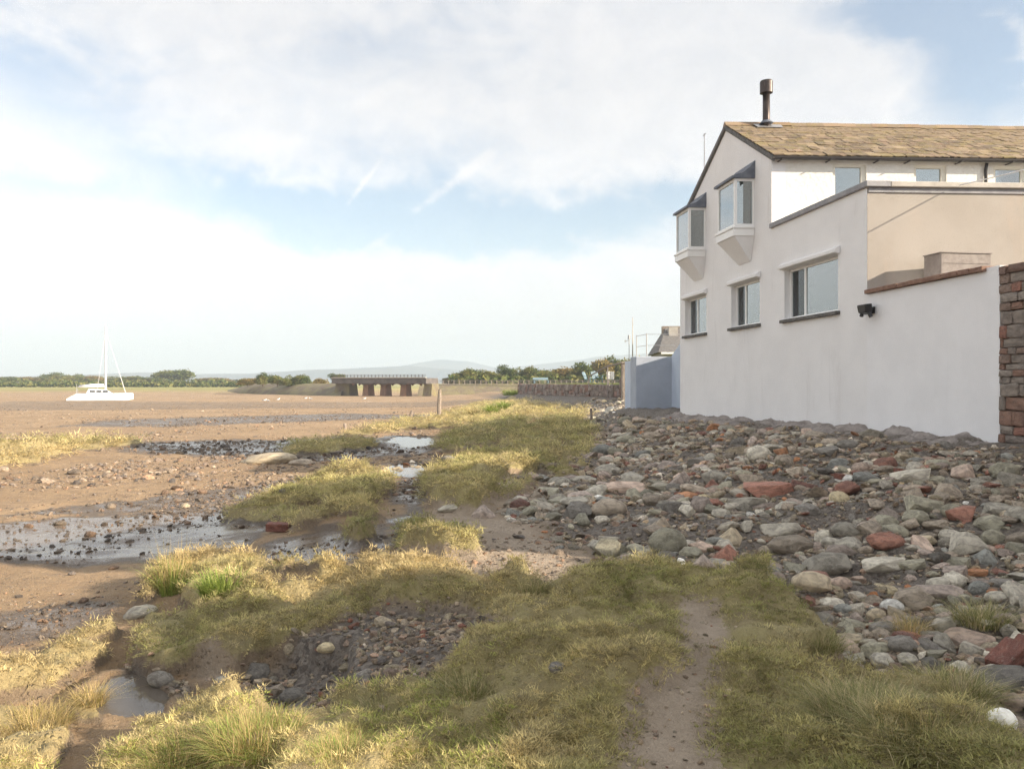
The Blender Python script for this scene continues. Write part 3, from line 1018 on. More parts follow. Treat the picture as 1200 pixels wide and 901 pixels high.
# ------------------------------------------------------------------ railway viaduct and embankment
def build_viaduct():
    Y = 178.0
    px = Y / F
    c = at(446, 464, Y)
    e = empty('railway_viaduct', (c.x, c.y, c.z), R(-21), 'long low railway viaduct of red masonry piers under a grey deck', 'viaduct')
    L = 58 * px * 1.02
    gz = -0.5
    zb, zt = (464 - 449.5) * px, (464 - 443.0) * px
    for k, x in enumerate((-20, 3.5, 30)):
        xx = x * px * 1.0
        mb = MB()
        mb.hexa([(xx - 0.75, -0.3, gz), (xx + 0.75, -0.3, gz), (xx + 0.75, 2.7, gz), (xx - 0.75, 2.7, gz)],
                [(xx - 0.6, 0, zb), (xx + 0.6, 0, zb), (xx + 0.6, 2.4, zb), (xx - 0.6, 2.4, zb)])
        po = mb.build('pier', MAT['pier'], e)
        MB().box((xx - 0.8, -0.25, zb - 0.25), (xx + 0.8, 2.6, zb + 0.003)).build('pier_cap', MAT['girder'], po)
    ab = MB()
    ab.hexa([(-L - 0.6, -0.5, gz), (-L * 0.70, -0.5, gz), (-L * 0.70, 3.6, gz), (-L - 0.6, 3.6, gz)],
            [(-L - 0.4, 0, zb), (-L * 0.72, 0, zb), (-L * 0.72, 3.2, zb), (-L - 0.4, 3.2, zb)])
    ab.build('abutment', MAT['bank'], e)
    ab = MB()
    ab.hexa([(L * 0.94, -0.5, gz), (L + 1.5, -0.5, gz), (L + 1.5, 3.6, gz), (L * 0.94, 3.6, gz)],
            [(L * 0.97, 0, zb), (L + 1.5, 0, zb), (L + 1.5, 3.2, zb), (L * 0.97, 3.2, zb)])
    ab.build('abutment', MAT['bank'], e)
    # curved soffits between the piers
    xs = [-L * 0.71, -20 * px, 3.5 * px, 30 * px, L * 0.95]
    for a, b in zip(xs[:-1], xs[1:]):
        a, b = a + 0.6, b - 0.6
        n = 8
        for yy in (0.03, 2.7):
            mb = MB()
            vs = [(a, yy, zb)] + [(a + (b - a) * i / n, yy, zb - 0.45 * (1 - math.sin(math.pi * i / n) ** 0.45)) for i in range(n + 1)] + [(b, yy, zb)]
            vs2 = [(x, yy + 0.5, z) for x, _, z in vs]
            mb.hexa(vs, vs2)
            mb.build('spandrel', MAT['pier'], e)
    MB().box((-L - 0.5, -1.5, zb + 0.01), (L + 0.8, 4.2, zt)).build('deck', MAT['girder'], e)
    MB().box((-L - 0.5, -1.7, zt + 0.003), (L + 0.8, -1.3, zt + 0.22)).build('deck_edge', MAT['coping_pale'], e)
    rail = MB()
    rail.box((-L - 0.5, -1.56, zt + 0.68), (L + 0.8, -1.46, zt + 0.75))
    rail.box((-L - 0.5, -1.56, zt + 0.42), (L + 0.8, -1.46, zt + 0.48))
    rail.build('handrail', MAT['girder'], e)
    post = MB().box((-0.06, -0.055, 0), (0.06, 0.055, 0.5)).mesh('rail_post', MAT['girder'])
    nposts = 26
    for i in range(nposts):
        link('rail_post', post, e, (-L + (2 * L) * i / (nposts - 1), -1.51, zt + 0.223))


build_viaduct()


def ridge(name, pts, top, bottom, mat, label, kind='structure', seed=3):
    """bank along a line of (x, y, ztop) points"""
    vn = VNoise(seed)
    mb = MB()
    verts, faces = [], []
    n = len(pts)
    for i, (x, y, zt) in enumerate(pts):
        wob = float(vn.fbm(np.array([x * 0.2]), np.array([y * 0.2]), 3)[0])
        for (off, zz) in ((-bottom, -2.0), (-bottom * 0.75 + wob, None), (-top, zt - 0.15 + 0.3 * wob), (0, zt), (top + 4, zt), (top + bottom, -2.0)):
            verts.append((x, y + off, (-1.45 + (zt + 1.45) * 0.35 + 0.3 * wob) if zz is None else zz))
    for i in range(n - 1):
        for k in range(5):
            a = i * 6 + k
            faces.append((a, a + 6, a + 7, a + 1))
    mb.add(verts, faces)
    o = mb.build(name, mat, smooth=True)
    return tag(o, label, kind=kind)


def lerp(a, b, t): return a + (b - a) * t


lp, rp = at(389, 446, 184), at(505, 447, 184)
ridge('embankment', [(lerp(at(268, 455, 235).x, lp.x + 3, t / 20), lerp(235, 187, t / 20), lerp(-0.6, 1.3, min(1, t / 5))) for t in range(21)], 2.0, 9.0, MAT['bank'], 'scrubby railway embankment running up to the viaduct')
ridge('embankment', [(lerp(rp.x - 3, 62, t / 30), lerp(190, 196, t / 30), lerp(1.25, 1.35, t / 30)) for t in range(31)], 2.0, 7.0, MAT['bank'], 'low railway embankment below the tree belt', seed=8)

fe = empty('railway_fence', (0, 0, 0), 0, 'long pale post and rail fence along the railway embankment', 'fence')
fx0, fx1 = rp.x, 30.0
fmb = MB()
for zz in (1.55, 2.0):
    fmb.box((fx0, 187.96, zz), (fx1, 188.04, zz + 0.09))
fmb.build('rail', MAT['wood_pale'], fe)
fp = MB().box((-0.09, -0.07, 0), (0.06, 0.05, 1.0)).mesh('fence_post', MAT['mortar'])
for i in range(40):
    link('fence_post', fp, fe, (lerp(fx0, fx1, i / 39), 187.87, 1.05))

# ------------------------------------------------------------------ house by the shore
AV = Vector((-0.12, 0.9928, 0.0))       # along the sea wall, away from the camera
BV = Vector((0.9987, 0.05, 0.0))        # inland
P0 = Vector((9.36, 1.13, 0.0))


def H(s, d, z):
    p = P0 + AV * s + BV * d
    return (p.x, p.y, z)


def hmb():
    return MB(H)


def wall_panel(name, outline, holes, depth, conv, mat, parent):
    """flat wall with real openings; conv(a, z, t) -> (s, d, z) with t running through the thickness"""
    mb = MB(H)
    loops = [outline] + holes
    tris = tessellate_polygon([[Vector((a, z, 0)) for a, z in lp_] for lp_ in loops])
    flat = [p for lp_ in loops for p in lp_]
    n = len(flat)
    vs = [conv(a, z, 0.0) for a, z in flat] + [conv(a, z, depth) for a, z in flat]
    fs = [tuple(t) for t in tris] + [tuple(n + i for i in reversed(t)) for t in tris]
    b = 0
    for lp_ in loops:
        m = len(lp_)
        fs += [(b + i, b + (i + 1) % m, n + b + (i + 1) % m, n + b + i) for i in range(m)]
        b += m
    mb.add(vs, fs)
    return mb.build(name, mat, parent)


def rect(a0, z0, a1, z1):
    return [(a0, z0), (a1, z0), (a1, z1), (a0, z1)]


house = empty('white_house', H(22, 4, 0), 0, 'white rendered seaside house with stone slate roof and two projecting bay windows', 'house')
house.location = (0, 0, 0)
S_NEAR, S_MID, S_RIDGE, S_FAR = 15.98, 20.55, 23.7, 28.0
Z_FLAT, Z_EAVE, Z_APEX, Z_FE = 5.68, 7.65, 9.38, 7.25
WINS = [(17.15, 19.8, 3.20, 4.47, 0.30), (21.3, 23.3, 3.22, 4.47, 0.34), (25.4, 27.46, 3.22, 4.47, 0.40)]
BAYS = [(21.65, 22.92), (25.45, 26.72)]
BZ0, BZ1, BP = 5.95, 7.28, 0.56
wall_panel('wall', [(S_NEAR, -0.3), (S_FAR, -0.3), (S_FAR, Z_FE), (S_RIDGE, Z_APEX), (S_MID, Z_EAVE), (S_MID, Z_FLAT), (S_NEAR, Z_FLAT)],
           [rect(w[0], w[2], w[1], w[3]) for w in WINS] + [rect(b0 + 0.06, BZ0 + 0.02, b1 - 0.06, BZ1 - 0.02) for b0, b1 in BAYS],
           0.38, lambda a, z, t: (a, t, z), MAT['render'], house)
UPW = [(1.66, 2.58, 6.0, 7.42), (3.88, 4.78, 6.0, 7.42), (6.08, 7.0, 6.0, 7.42)]
wall_panel('upper_wall', [(0.383, 5.2), (13.0, 5.2), (13.0, Z_EAVE), (0.383, Z_EAVE)], [rect(w[0], w[2], w[1], w[3]) for w in UPW], 0.38, lambda a, z, t: (S_MID + t, a, z), MAT['roughcast'], house)
wall_panel('side_wall', [(0.383, -0.3), (3.5, -0.3), (3.5, Z_FLAT), (0.383, Z_FLAT)], [], 0.35, lambda a, z, t: (S_NEAR + t, a, z), MAT['tan'], house)
hmb().box((S_NEAR - 0.006, 0.004, -0.3), (S_NEAR - 0.001, 0.40, Z_FLAT - 0.004)).build('corner_render', MAT['tan'], house)
hmb().box((S_NEAR, 3.505, -0.3), (S_MID, 3.9, Z_FLAT)).build('return_wall', MAT['mortar'], house)
hmb().box((S_FAR - 0.35, 0.383, -0.3), (S_FAR, 13, Z_FE)).build('rear_wall', MAT['render'], house)
hmb().box((S_MID, 13.003, -0.3), (S_FAR, 13.3, Z_FE)).build('end_wall', MAT['render'], house)
hmb().box((S_NEAR + 0.353, 0.383, 5.25), (S_MID - 0.003, 3.5, 5.42)).build('flat_roof', MAT['lead'], house)
hmb().box((S_NEAR + 0.36, 2.6, -0.3), (S_FAR - 0.36, 2.7, 5.2)).build('inner_wall', MAT['dark_room'], house)
hmb().box((S_MID + 0.39, 2.9, 5.3), (S_FAR - 0.36, 3.0, 7.3)).build('inner_wall', MAT['dark_room'], house)
hmb().box((S_NEAR + 0.36, 0.385, 4.95), (S_FAR - 0.36, 13, 5.1)).build('inner_floor', MAT['dark_room'], house)
hmb().box((S_NEAR - 0.10, -0.07, Z_FLAT + 0.002), (S_MID - 0.003, 0.46, Z_FLAT + 0.13)).build('coping', MAT['coping'], house, bevel=0.012)
hmb().box((S_NEAR - 0.10, 0.463, Z_FLAT + 0.004), (S_NEAR + 0.42, 3.95, Z_FLAT + 0.12)).build('coping', MAT['coping_pale'], house, bevel=0.012)
hmb().box((S_NEAR - 0.03, 0.02, Z_FLAT - 0.10), (S_NEAR - 0.003, 3.9, Z_FLAT - 0.004)).build('drip_edge', MAT['coping'], house)
# concealed band of plaster above the upper windows and the projecting cream jambs
for (a0, a1, z0, z1) in UPW:
    fr = hmb()
    t = 0.075
    s0 = S_MID + 0.05
    for (b0, b1, c0, c1) in ((a0, a1, z1 - t, z1 - 0.002), (a0, a1, z0 + 0.002, z0 + t), (a0 + 0.002, a0 + t * 1.2, z0 + t, z1 - t), (a1 - t * 1.6, a1 - 0.002, z0 + t, z1 - t)):
        fr.box((s0, b0, c0), (s0 + 0.09, b1, c1))
    w = fr.build('upper_window', MAT['cream'], house)
    hmb().box((s0 + 0.04, a0 + t, z0 + t), (s0 + 0.05, a1 - t * 1.6, z1 - t)).build('pane', MAT['glass'], w)
    cu = hmb()
    cu.box((s0 + 0.35, a0 - 0.2, z0 - 0.2), (s0 + 0.37, a1 + 0.2, z1 + 0.1))
    cu.build('curtain', MAT['curtain'], w)


def window(w):
    s0, s1, z0, z1, mf = w
    t, d0, d1 = 0.055, 0.15, 0.22
    fr = hmb()
    sm = s0 + (s1 - s0) * (1 - mf)
    fr.box((s0 + 0.002, d0, z1 - t), (s1 - 0.002, d1, z1 - 0.002)).box((s0 + 0.002, d0, z0 + 0.002), (s1 - 0.002, d1, z0 + t * 1.2))
    fr.box((s0 + 0.002, d0, z0 + t * 1.2), (s0 + t, d1, z1 - t)).box((s1 - t, d0, z0 + t * 1.2), (s1 - 0.002, d1, z1 - t))
    fo = fr.build('window', MAT['frame'], house)
    hmb().box((sm - 0.035, d0 + 0.003, z0 + t * 1.2), (sm + 0.035, d1 - 0.003, z1 - t)).build('mullion', MAT['frame'], fo)
    hmb().box((s0 + t, 0.18, z0 + t * 1.2), (sm - 0.035, 0.186, z1 - t)).build('pane', MAT['glass'], fo)
    hmb().box((sm + 0.035, 0.192, z0 + t * 1.2), (s1 - t, 0.198, z1 - t)).build('pane', MAT['glass_dull'], fo)
    hmb().box((s0 - 0.09, -0.10, z0 - 0.085), (s1 + 0.09, 0.15, z0 - 0.002)).build('sill', MAT['sill'], fo, bevel=0.01)
    # roller shutter housing above
    pr = [(-0.13, z1 + 0.03), (-0.005, z1 + 0.002), (-0.005, z1 + 0.18), (-0.06, z1 + 0.165), (-0.13, z1 + 0.11)]
    a, b = s0 - 0.10, s1 + 0.10
    hmb().hexa([(a, d, z) for d, z in pr], [(b, d, z) for d, z in pr]).build('shutter_housing', MAT['render'], fo, bevel=0.01)
    cu = hmb()
    cu.box((s0 - 0.1, 0.95, z0 - 0.2), (s0 + 0.7 * (s1 - s0), 0.97, z1 + 0.1))
    return fo


for w in WINS:
    window(w)


def bay(b0, b1):
    p, t = BP, 0.075
    fr = hmb()
    for (sa, sb, da, db) in ((b0, b0 + t, -p, -p + t), (b1 - t, b1, -p, -p + t), (b0, b0 + t, -t * 0.7, -0.003), (b1 - t, b1, -t * 0.7, -0.003)):
        fr.box((sa, da, BZ0 + 0.07), (sb, db, BZ1 - 0.07))
    for (z0, z1) in ((BZ0, BZ0 + 0.07), (BZ1 - 0.07, BZ1)):
        fr.box((b0, -p, z0), (b1, -p + t, z1)).box((b0, -p + t, z0), (b0 + t, -0.003, z1)).box((b1 - t, -p + t, z0), (b1, -0.003, z1))
    f = fr.build('bay_window', MAT['frame'], house)
    za, zb = BZ0 + 0.07, BZ1 - 0.07
    hmb().box((b0 + t, -p + 0.03, za), (b1 - t, -p + 0.036, zb)).build('pane', MAT['glass'], f)
    hmb().box((b0 + 0.03, -p + t, za), (b0 + 0.036, -t * 0.7, zb)).build('pane', MAT['glass'], f)
    hmb().box((b1 - 0.036, -p + t, za), (b1 - 0.03, -t * 0.7, zb)).build('pane', MAT['glass'], f)
    # lead lean-to roof with a flared eave
    pr = [(-p - 0.09, BZ1 + 0.003), (-0.004, BZ1 + 0.003), (-0.004, BZ1 + 0.50), (-0.16, BZ1 + 0.30), (-0.36, BZ1 + 0.15), (-p - 0.09, BZ1 + 0.07)]
    hmb().hexa([(b0 - 0.07, d, z) for d, z in pr], [(b1 + 0.07, d, z) for d, z in pr]).build('bay_roof', MAT['lead'], f)
    ap = hmb()
    ap.box((b0 - 0.06, -p - 0.07, BZ0 - 0.06), (b1 + 0.06, -0.004, BZ0 - 0.003))
    ap.box((b0 - 0.03, -p - 0.04, BZ0 - 0.27), (b1 + 0.03, -0.004, BZ0 - 0.062))
    ap.build('bay_sill', MAT['frame'], f, bevel=0.008)
    zt = BZ0 - 0.273
    k = 0.22
    co = hmb()
    co.hexa([(b0 + k, -0.03, zt - 0.66), (b1 - k, -0.03, zt - 0.66), (b1 - k, -0.003, zt - 0.66), (b0 + k, -0.003, zt - 0.66)],
            [(b0, -p, zt), (b1, -p, zt), (b1, -0.003, zt), (b0, -0.003, zt)])
    co.build('corbel', MAT['render'], f)
    return f


for b in BAYS:
    bay(*b)


# roof: stone slates laid in courses, largest at the eave
def roof_point(t, d, lift=0.0):
    """t 0 at near eave (a little past the wall), 1 at the ridge"""
    s = lerp(S_MID - 0.22, S_RIDGE, t)
    z = lerp(Z_EAVE - 0.09, Z_APEX + 0.03, t)
    ns, nz = -(Z_APEX - Z_EAVE), (S_RIDGE - S_MID)
    L = math.hypot(ns, nz)
    return s + ns / L * lift, d, z + nz / L * lift


rb = hmb()
RD0, RD1 = -0.06, 12.6
rb.hexa([roof_point(0, RD0, -0.1), roof_point(1, RD0, -0.1), roof_point(1, RD1, -0.1), roof_point(0, RD1, -0.1)],
        [roof_point(0, RD0, 0.0), roof_point(1, RD0, 0.0), roof_point(1, RD1, 0.0), roof_point(0, RD1, 0.0)])
roof = rb.build('roof', MAT['sill'], house)
rb = hmb()
rb.hexa([(S_RIDGE + 0.01, RD0, Z_APEX - 0.09), (S_FAR + 0.25, RD0, Z_FE - 0.22), (S_FAR + 0.25, RD1, Z_FE - 0.22), (S_RIDGE + 0.01, RD1, Z_APEX - 0.09)],
        [(S_RIDGE + 0.01, RD0, Z_APEX + 0.04), (S_FAR + 0.25, RD0, Z_FE - 0.09), (S_FAR + 0.25, RD1, Z_FE - 0.09), (S_RIDGE + 0.01, RD1, Z_APEX + 0.04)])
rb.build('rear_slope', MAT['roof_far'], roof)
slope_len = math.hypot(S_RIDGE - S_MID + 0.22, Z_APEX - Z_EAVE + 0.12)
sl_dir = (Vector(H(*roof_point(1, 0))) - Vector(H(*roof_point(0, 0)))).normalized()
sl_nor = (Vector(H(*roof_point(0.5, 0, 1))) - Vector(H(*roof_point(0.5, 0, 0)))).normalized()
SLATE_M = []
for k in range(6):
    rr = random.Random(50 + k)
    j = lambda a: rr.uniform(-a, a)
    mb = MB()
    pts = [(-0.5 + j(.02), 0 + j(.05)), (-0.15, -0.03 + j(.05)), (0.2, 0.0 + j(.05)), (0.5 + j(.02), 0.02 + j(.05)), (0.5, 1.0), (-0.5, 1.0)]
    mb.hexa([(x, y, 0) for x, y in pts], [(x * 0.985, y + (0.01 if y < .5 else 0), 1.0 + (j(.15) if y < .5 else -0.6)) for x, y in pts])
    SLATE_M.append(mb.mesh('slate', MAT['slate']))
rr = random.Random(5)
rows = [0.34 - 0.008 * i for i in range(15)]
n_slate = 0
tot = sum(rows)
tpos = 0.0
rot0 = Matrix((BV, sl_dir, sl_nor)).transposed().to_euler()
rest_v, rest_f = [], []
for ri, hgt_r in enumerate(rows):
    step = hgt_r / tot
    d = RD0
    while d < 12.2:
        w = rr.uniform(0.18, 0.36) * (1 - 0.015 * ri)
        mid = Vector(H(*roof_point(tpos, d + w / 2, 0.010 + rr.uniform(0, 0.010))))
        sc = (w * 0.985, step * slope_len * 1.25, rr.uniform(0.016, 0.034))
        eu = rot0.copy()
        eu.rotate_axis('X', rr.uniform(0.008, 0.035))
        eu.rotate_axis('Z', rr.uniform(-0.025, 0.025))
        me = SLATE_M[rr.randrange(6)]
        base = rr.choice([(0.20, 0.145, 0.095), (0.24, 0.18, 0.115), (0.17, 0.13, 0.09), (0.27, 0.205, 0.135), (0.21, 0.165, 0.085), (0.24, 0.17, 0.115)])
        kk = rr.uniform(0.6, 1.12)
        if d < 7.4 and n_slate < 300:
            n_slate += 1
            o = link('slate', me, roof, mid, eu, sc)
            o.color = (base[0] * kk, base[1] * kk, base[2] * kk, 1)
        else:
            M_ = Matrix.LocRotScale(mid, eu, Vector(sc))
            bb = len(rest_v)
            rest_v += [tuple(M_ @ v.co) for v in me.vertices]
            rest_f += [tuple(bb + q for q in p.vertices) for p in me.polygons]
        d += w
    tpos += step
ro = MB().add(rest_v, rest_f).build('slates', MAT['slate'], roof)
ro.color = (0.215, 0.16, 0.105, 1)
ro['kind'] = 'stuff'
# ridge tiles
rmb = MB()
pr = [(-0.17, -0.11), (-0.15, -0.085), (-0.03, 0.035), (0.03, 0.035), (0.15, -0.085), (0.17, -0.11)]
rmb.hexa([(0, y, z) for y, z in pr], [(0.50, y, z + 0.004) for y, z in pr])
RIDGE_M = rmb.mesh('ridge_tile', MAT['slate'])
d = RD0
k = 0
while d < 11.5:
    o = link('ridge_tile', RIDGE_M, roof, Vector(H(S_RIDGE, d, Z_APEX + 0.105 + rr.uniform(-0.008, 0.008))), (0, 0, math.atan2(BV.y, BV.x)))
    o.color = rr.choice([(0.25, 0.17, 0.11, 1), (0.29, 0.21, 0.14, 1), (0.22, 0.165, 0.11, 1)])
    d += 0.505
# verge boards under the slates on the gable
for (sa, za, sb, zb) in ((S_MID - 0.2, Z_EAVE - 0.24, S_RIDGE, Z_APEX - 0.12), (S_FAR + 0.2, Z_FE - 0.30, S_RIDGE + 0.005, Z_APEX - 0.12)):
    hmb().hexa([(sa, -0.04, za), (sb, -0.04, zb), (sb, -0.004, zb), (sa, -0.004, za)],
               [(sa, -0.04, za + 0.10), (sb, -0.04, zb + 0.10), (sb, -0.004, zb + 0.10), (sa, -0.004, za + 0.10)]).build('verge_board', MAT['sill'], roof)
# gutter, brackets, downpipe
g = hmb()
gs, gz = S_MID - 0.24, Z_EAVE - 0.12
prof = [(gs + 0.06 * math.cos(a), gz + 0.06 * math.sin(a)) for a in np.linspace(math.pi, 2 * math.pi, 8)]
prof += [(gs + 0.048 * math.cos(a), gz + 0.048 * math.sin(a)) for a in np.linspace(2 * math.pi, math.pi, 8)]
g.hexa([(s, -0.03, z) for s, z in prof], [(s, 12.5, z) for s, z in prof])
gut = g.build('gutter', MAT['gutter'], house, smooth=False)
for dd in (0.15, 1.45, 2.75, 3.6, 5.0, 6.4, 7.6):
    hmb().box((gs - 0.07, dd, gz - 0.085), (S_MID - 0.003, dd + 0.035, gz - 0.063)).build('bracket', MAT['gutter'], gut)
dp = hmb()
dp.tube([(S_MID - 0.10, 5.83, gz - 0.05), (S_MID - 0.055, 5.83, gz - 0.2), (S_MID - 0.055, 5.83, 5.45)], 0.04, 8)
dp.build('downpipe', MAT['gutter'], house, smooth=True)
# flue
fl = hmb()
fz0 = 9.05
flx = (S_RIDGE - 0.25, 1.13)
fl.tube([(flx[0], flx[1], fz0), (flx[0], flx[1], fz0 + 0.45), (flx[0], flx[1], 10.38)], [0.105, 0.105, 0.105], 20)
flo = fl.build('flue', MAT['flue'], house, smooth=True)
fc = hmb()
fc.tube([(flx[0], flx[1], 10.30), (flx[0], flx[1], 10.32), (flx[0], flx[1], 10.66), (flx[0], flx[1], 10.69)], [0.13, 0.185, 0.185, 0.17], 20)
fc.build('cowl', MAT['flue'], flo)
hmb().tube([(flx[0], flx[1], fz0 + 0.36), (flx[0], flx[1], fz0 + 0.44)], [0.20, 0.13], 16).build('flashing_collar', MAT['lead'], flo)
hmb().hexa([roof_point(0.87, 0.78, 0.06), roof_point(1.0, 0.78, 0.06), roof_point(1.0, 1.65, 0.06), roof_point(0.87, 1.55, 0.06)],
           [roof_point(0.87, 0.78, 0.075), roof_point(1.0, 0.78, 0.075), roof_point(1.0, 1.65, 0.075), roof_point(0.87, 1.55, 0.075)]).build('flashing', MAT['metal'], flo)
# thin aerial beyond the gable
ae = hmb()
ae.tube([(26.4, 0.3, 7.7), (26.4, 0.3, 10.0)], 0.018, 6)
ae.tube([(26.25, 0.3, 9.95), (26.55, 0.3, 9.95)], 0.012, 6)
ae.build('aerial', MAT['metal'], house)
# rough concrete footing along the wall
vn = VNoise(77)
fo = hmb()
nfo, nfr = 420, 16
fs_ = np.linspace(12.1, 28.3, nfo + 1)
fp_ = [H(q_, 0, 0) for q_ in fs_]
fz_ = hgt([p[0] for p in fp_], [p[1] for p in fp_])
vs, fs = [], []
for i in range(nfo + 1):
    t_ = np.linspace(0, 1, nfr)
    reach = 1.05 + 0.7 * float(vn.fbm(np.array([fs_[i] * 0.9]), np.array([3.3]), 3)[0])
    dd = 0.03 - t_ * reach
    sa_ = np.full(nfr, fs_[i])
    n_ = vn.fbm(sa_ * 2.0, dd * 2.4, 3) * 0.16 + vn.fbm(sa_ * 8.0 + 9, dd * 8.0, 3) * 0.09
    zl = CAMZ - lerp(68.0, 38.5, (i / nfo) ** 0.62) / F * fp_[i][1]
    top = max(float(fz_[i]), zl - 0.05) + 0.05
    zz_ = top - 0.16 * t_ ** 1.2 - 0.6 * np.clip((t_ - 0.9) / 0.1, 0, 1) + n_ * np.clip(t_ * 6 + 0.35, 0, 1)
    vs += [(fs_[i], dd[k] + 0.03 * n_[k], zz_[k]) for k in range(nfr)]
for i in range(nfo):
    for k in range(nfr - 1):
        a = i * nfr + k
        fs.append((a, a + nfr, a + nfr + 1, a + 1))
fo.add(vs, fs)
tag(fo.build('concrete_footing', MAT['concrete'], smooth=True), 'rough lumpy concrete footing along the foot of the white walls', 'footing')

# garden wall, white painted, with brown brick coping
gw = empty('garden_wall', (0, 0, 0), 0, 'white painted garden wall with a brown brick coping joining the house', 'wall')
hmb().box((12.10, 0.0, -0.3), (S_NEAR - 0.002, 0.34, 3.44)).build('wall', MAT['white_paint'], gw)
ck = MB().box((0, -0.24, 0), (1, 0.24, 0.085)).mesh('coping_brick', MAT['tile_brown'], bevel=0.01)
s = 12.42
k = 0
while s < S_NEAR - 0.05:
    w = min(rr.uniform(0.24, 0.46), S_NEAR - 0.01 - s)
    o = link('coping_brick', ck, gw, H(s, 0.15 + rr.uniform(-0.012, 0.012), 3.443 + rr.uniform(0, 0.012)), (rr.uniform(-0.02, 0.02), rr.uniform(-0.01, 0.01), math.atan2(AV.y, AV.x)), (w * 0.97, 1, 1))
    s += w
hmb().box((12.10, 0.003, 3.442), (12.41, 0.337, 3.50)).build('wall_cap', MAT['white_paint'], gw)

# timber box against the tan wall
tb = empty('timber_box', H(15.45, 1.2, 0), math.atan2(BV.y, BV.x) + R(6), 'weathered grey timber box standing against the tan wall behind the coping', 'box')
for k in range(3):
    MB().box((-0.12, -0.28, 3.585 + k * 0.203), (0.92, -0.25, 3.585 + k * 0.203 + 0.195)).build('board', MAT['wood_pale'], tb)
    MB().box((-0.12, 0.22, 3.585 + k * 0.203), (0.92, 0.25, 3.585 + k * 0.203 + 0.195)).build('board', MAT['wood_pale'], tb)
for x in (-0.15, 0.923):
    MB().box((x, -0.28, 3.58), (x + 0.027, 0.25, 4.19)).build('side_board', MAT['wood_pale'], tb)
MB().box((-0.17, -0.30, 4.195), (0.97, 0.27, 4.215)).build('lid', MAT['wood_pale'], tb)
for x in (-0.1, 0.83):
    for y in (-0.24, 0.15):
        MB().box((x, y, -0.2), (x + 0.07, y + 0.07, 3.58)).build('leg', MAT['wood_pale'], tb)
hmb().box((9.5, 0.5, -0.1), (S_NEAR - 0.01, 3.4, 0.3)).build('yard', MAT['concrete'])
tag(bpy.data.objects['yard'], 'concrete yard behind the white garden wall', kind='structure')

wq = [H(lerp(S_NEAR - 0.15, 9.0, t / 10), lerp(1.9, 2.6, t / 10), lerp(5.72, 5.6, t / 10) - 0.35 * (t / 10) * (1 - t / 10)) for t in range(11)]
tag(MB().tube(wq, 0.012, 6).build('overhead_wire', MAT['sign_white']), 'thin pale wire running from the flat roof edge towards the lean-to', 'wire')

# floodlight on the garden wall
fl = empty('floodlight', H(15.75, 0, 3.10), math.atan2(AV.y, AV.x), 'black floodlight with sensor fixed to the white garden wall', 'lamp')
MB().hexa([(-0.15, 0.10, -0.10), (0.13, 0.10, -0.10), (0.13, 0.26, -0.06), (-0.15, 0.26, -0.06)], [(-0.17, 0.12, 0.12), (0.15, 0.12, 0.12), (0.15, 0.28, 0.10), (-0.17, 0.28, 0.10)]).build('lamp_head', MAT['black'], fl, bevel=0.015)
MB().box((-0.08, 0.002, -0.08), (0.08, 0.035, 0.06)).build('back_plate', MAT['black'], fl)
MB().tube([(0, 0.03, -0.02), (0, 0.11, 0.0)], 0.03, 8).build('bracket', MAT['black'], fl)
MB().tube([(-0.2, 0.16, -0.16), (-0.16, 0.2, -0.07)], [0.045, 0.03], 10).build('sensor', MAT['black'], fl)
MB().tube([(0.17, 0.16, -0.12), (0.2, 0.12, -0.02)], [0.04, 0.04], 10).build('sensor', MAT['black'], fl)

# ------------------------------------------------------------------ old stone garden wall and outbuildings beside the camera
sw = empty('stone_wall', (0, 0, 0), 0, 'old red sandstone and brick wall butting against the white garden wall', 'wall')
hmb().box((9.4, 0.06, -0.3), (12.095, 0.40, 3.34)).build('mortar_core', MAT['mortar'], sw)
SB = []
for k in range(8):
    r_ = np.random.default_rng(300 + k)
    bm = bmesh.new()
    bmesh.ops.create_cube(bm, size=1.0)
    bmesh.ops.bevel(bm, geom=list(bm.edges), offset=0.10, segments=2, affect='EDGES', profile=0.6)
    for v in bm.verts:
        v.co += Vector(r_.normal(0, 0.022, 3))
    me = bpy.data.meshes.new('wall_stone')
    bm.to_mesh(me); bm.free()
    me.shade_smooth()
    me.materials.append(MAT['stone'])
    SB.append(me)
z = -0.1
while z < 3.26:
    hh = rr.uniform(0.09, 0.26)
    hh = min(hh, 3.34 - z)
    s = 9.42
    while s < 12.07:
        w = rr.uniform(0.16, 0.5)
        w = min(w, 12.085 - s)
        if w > 0.06:
            o = link('wall_stone', SB[rr.randrange(8)], sw, H(s + w / 2, 0.07 + rr.uniform(-0.02, 0.02), z + hh / 2), (0, rr.uniform(-0.06, 0.06), math.atan2(AV.y, AV.x)), (w * 0.97, 0.2, hh * rr.uniform(0.85, 1.0)))
            o.color = (*rr.choice([(0.30, 0.21, 0.165), (0.33, 0.155, 0.11), (0.31, 0.18, 0.13), (0.33, 0.27, 0.22), (0.37, 0.315, 0.27), (0.29, 0.24, 0.205), (0.34, 0.285, 0.24), (0.31, 0.26, 0.22)]), 1)
        s += w
    z += hh
s = 9.42
while s < 12.05:
    w = min(rr.uniform(0.3, 0.55), 12.09 - s)
    o = link('coping_stone', SB[rr.randrange(8)], sw, H(s + w / 2, 0.2, 3.40 + rr.uniform(-0.01, 0.02)), (0, 0, math.atan2(AV.y, AV.x)), (w * 0.96, 0.5, 0.14))
    o.color = (0.24, 0.145, 0.11, 1)
    s += w


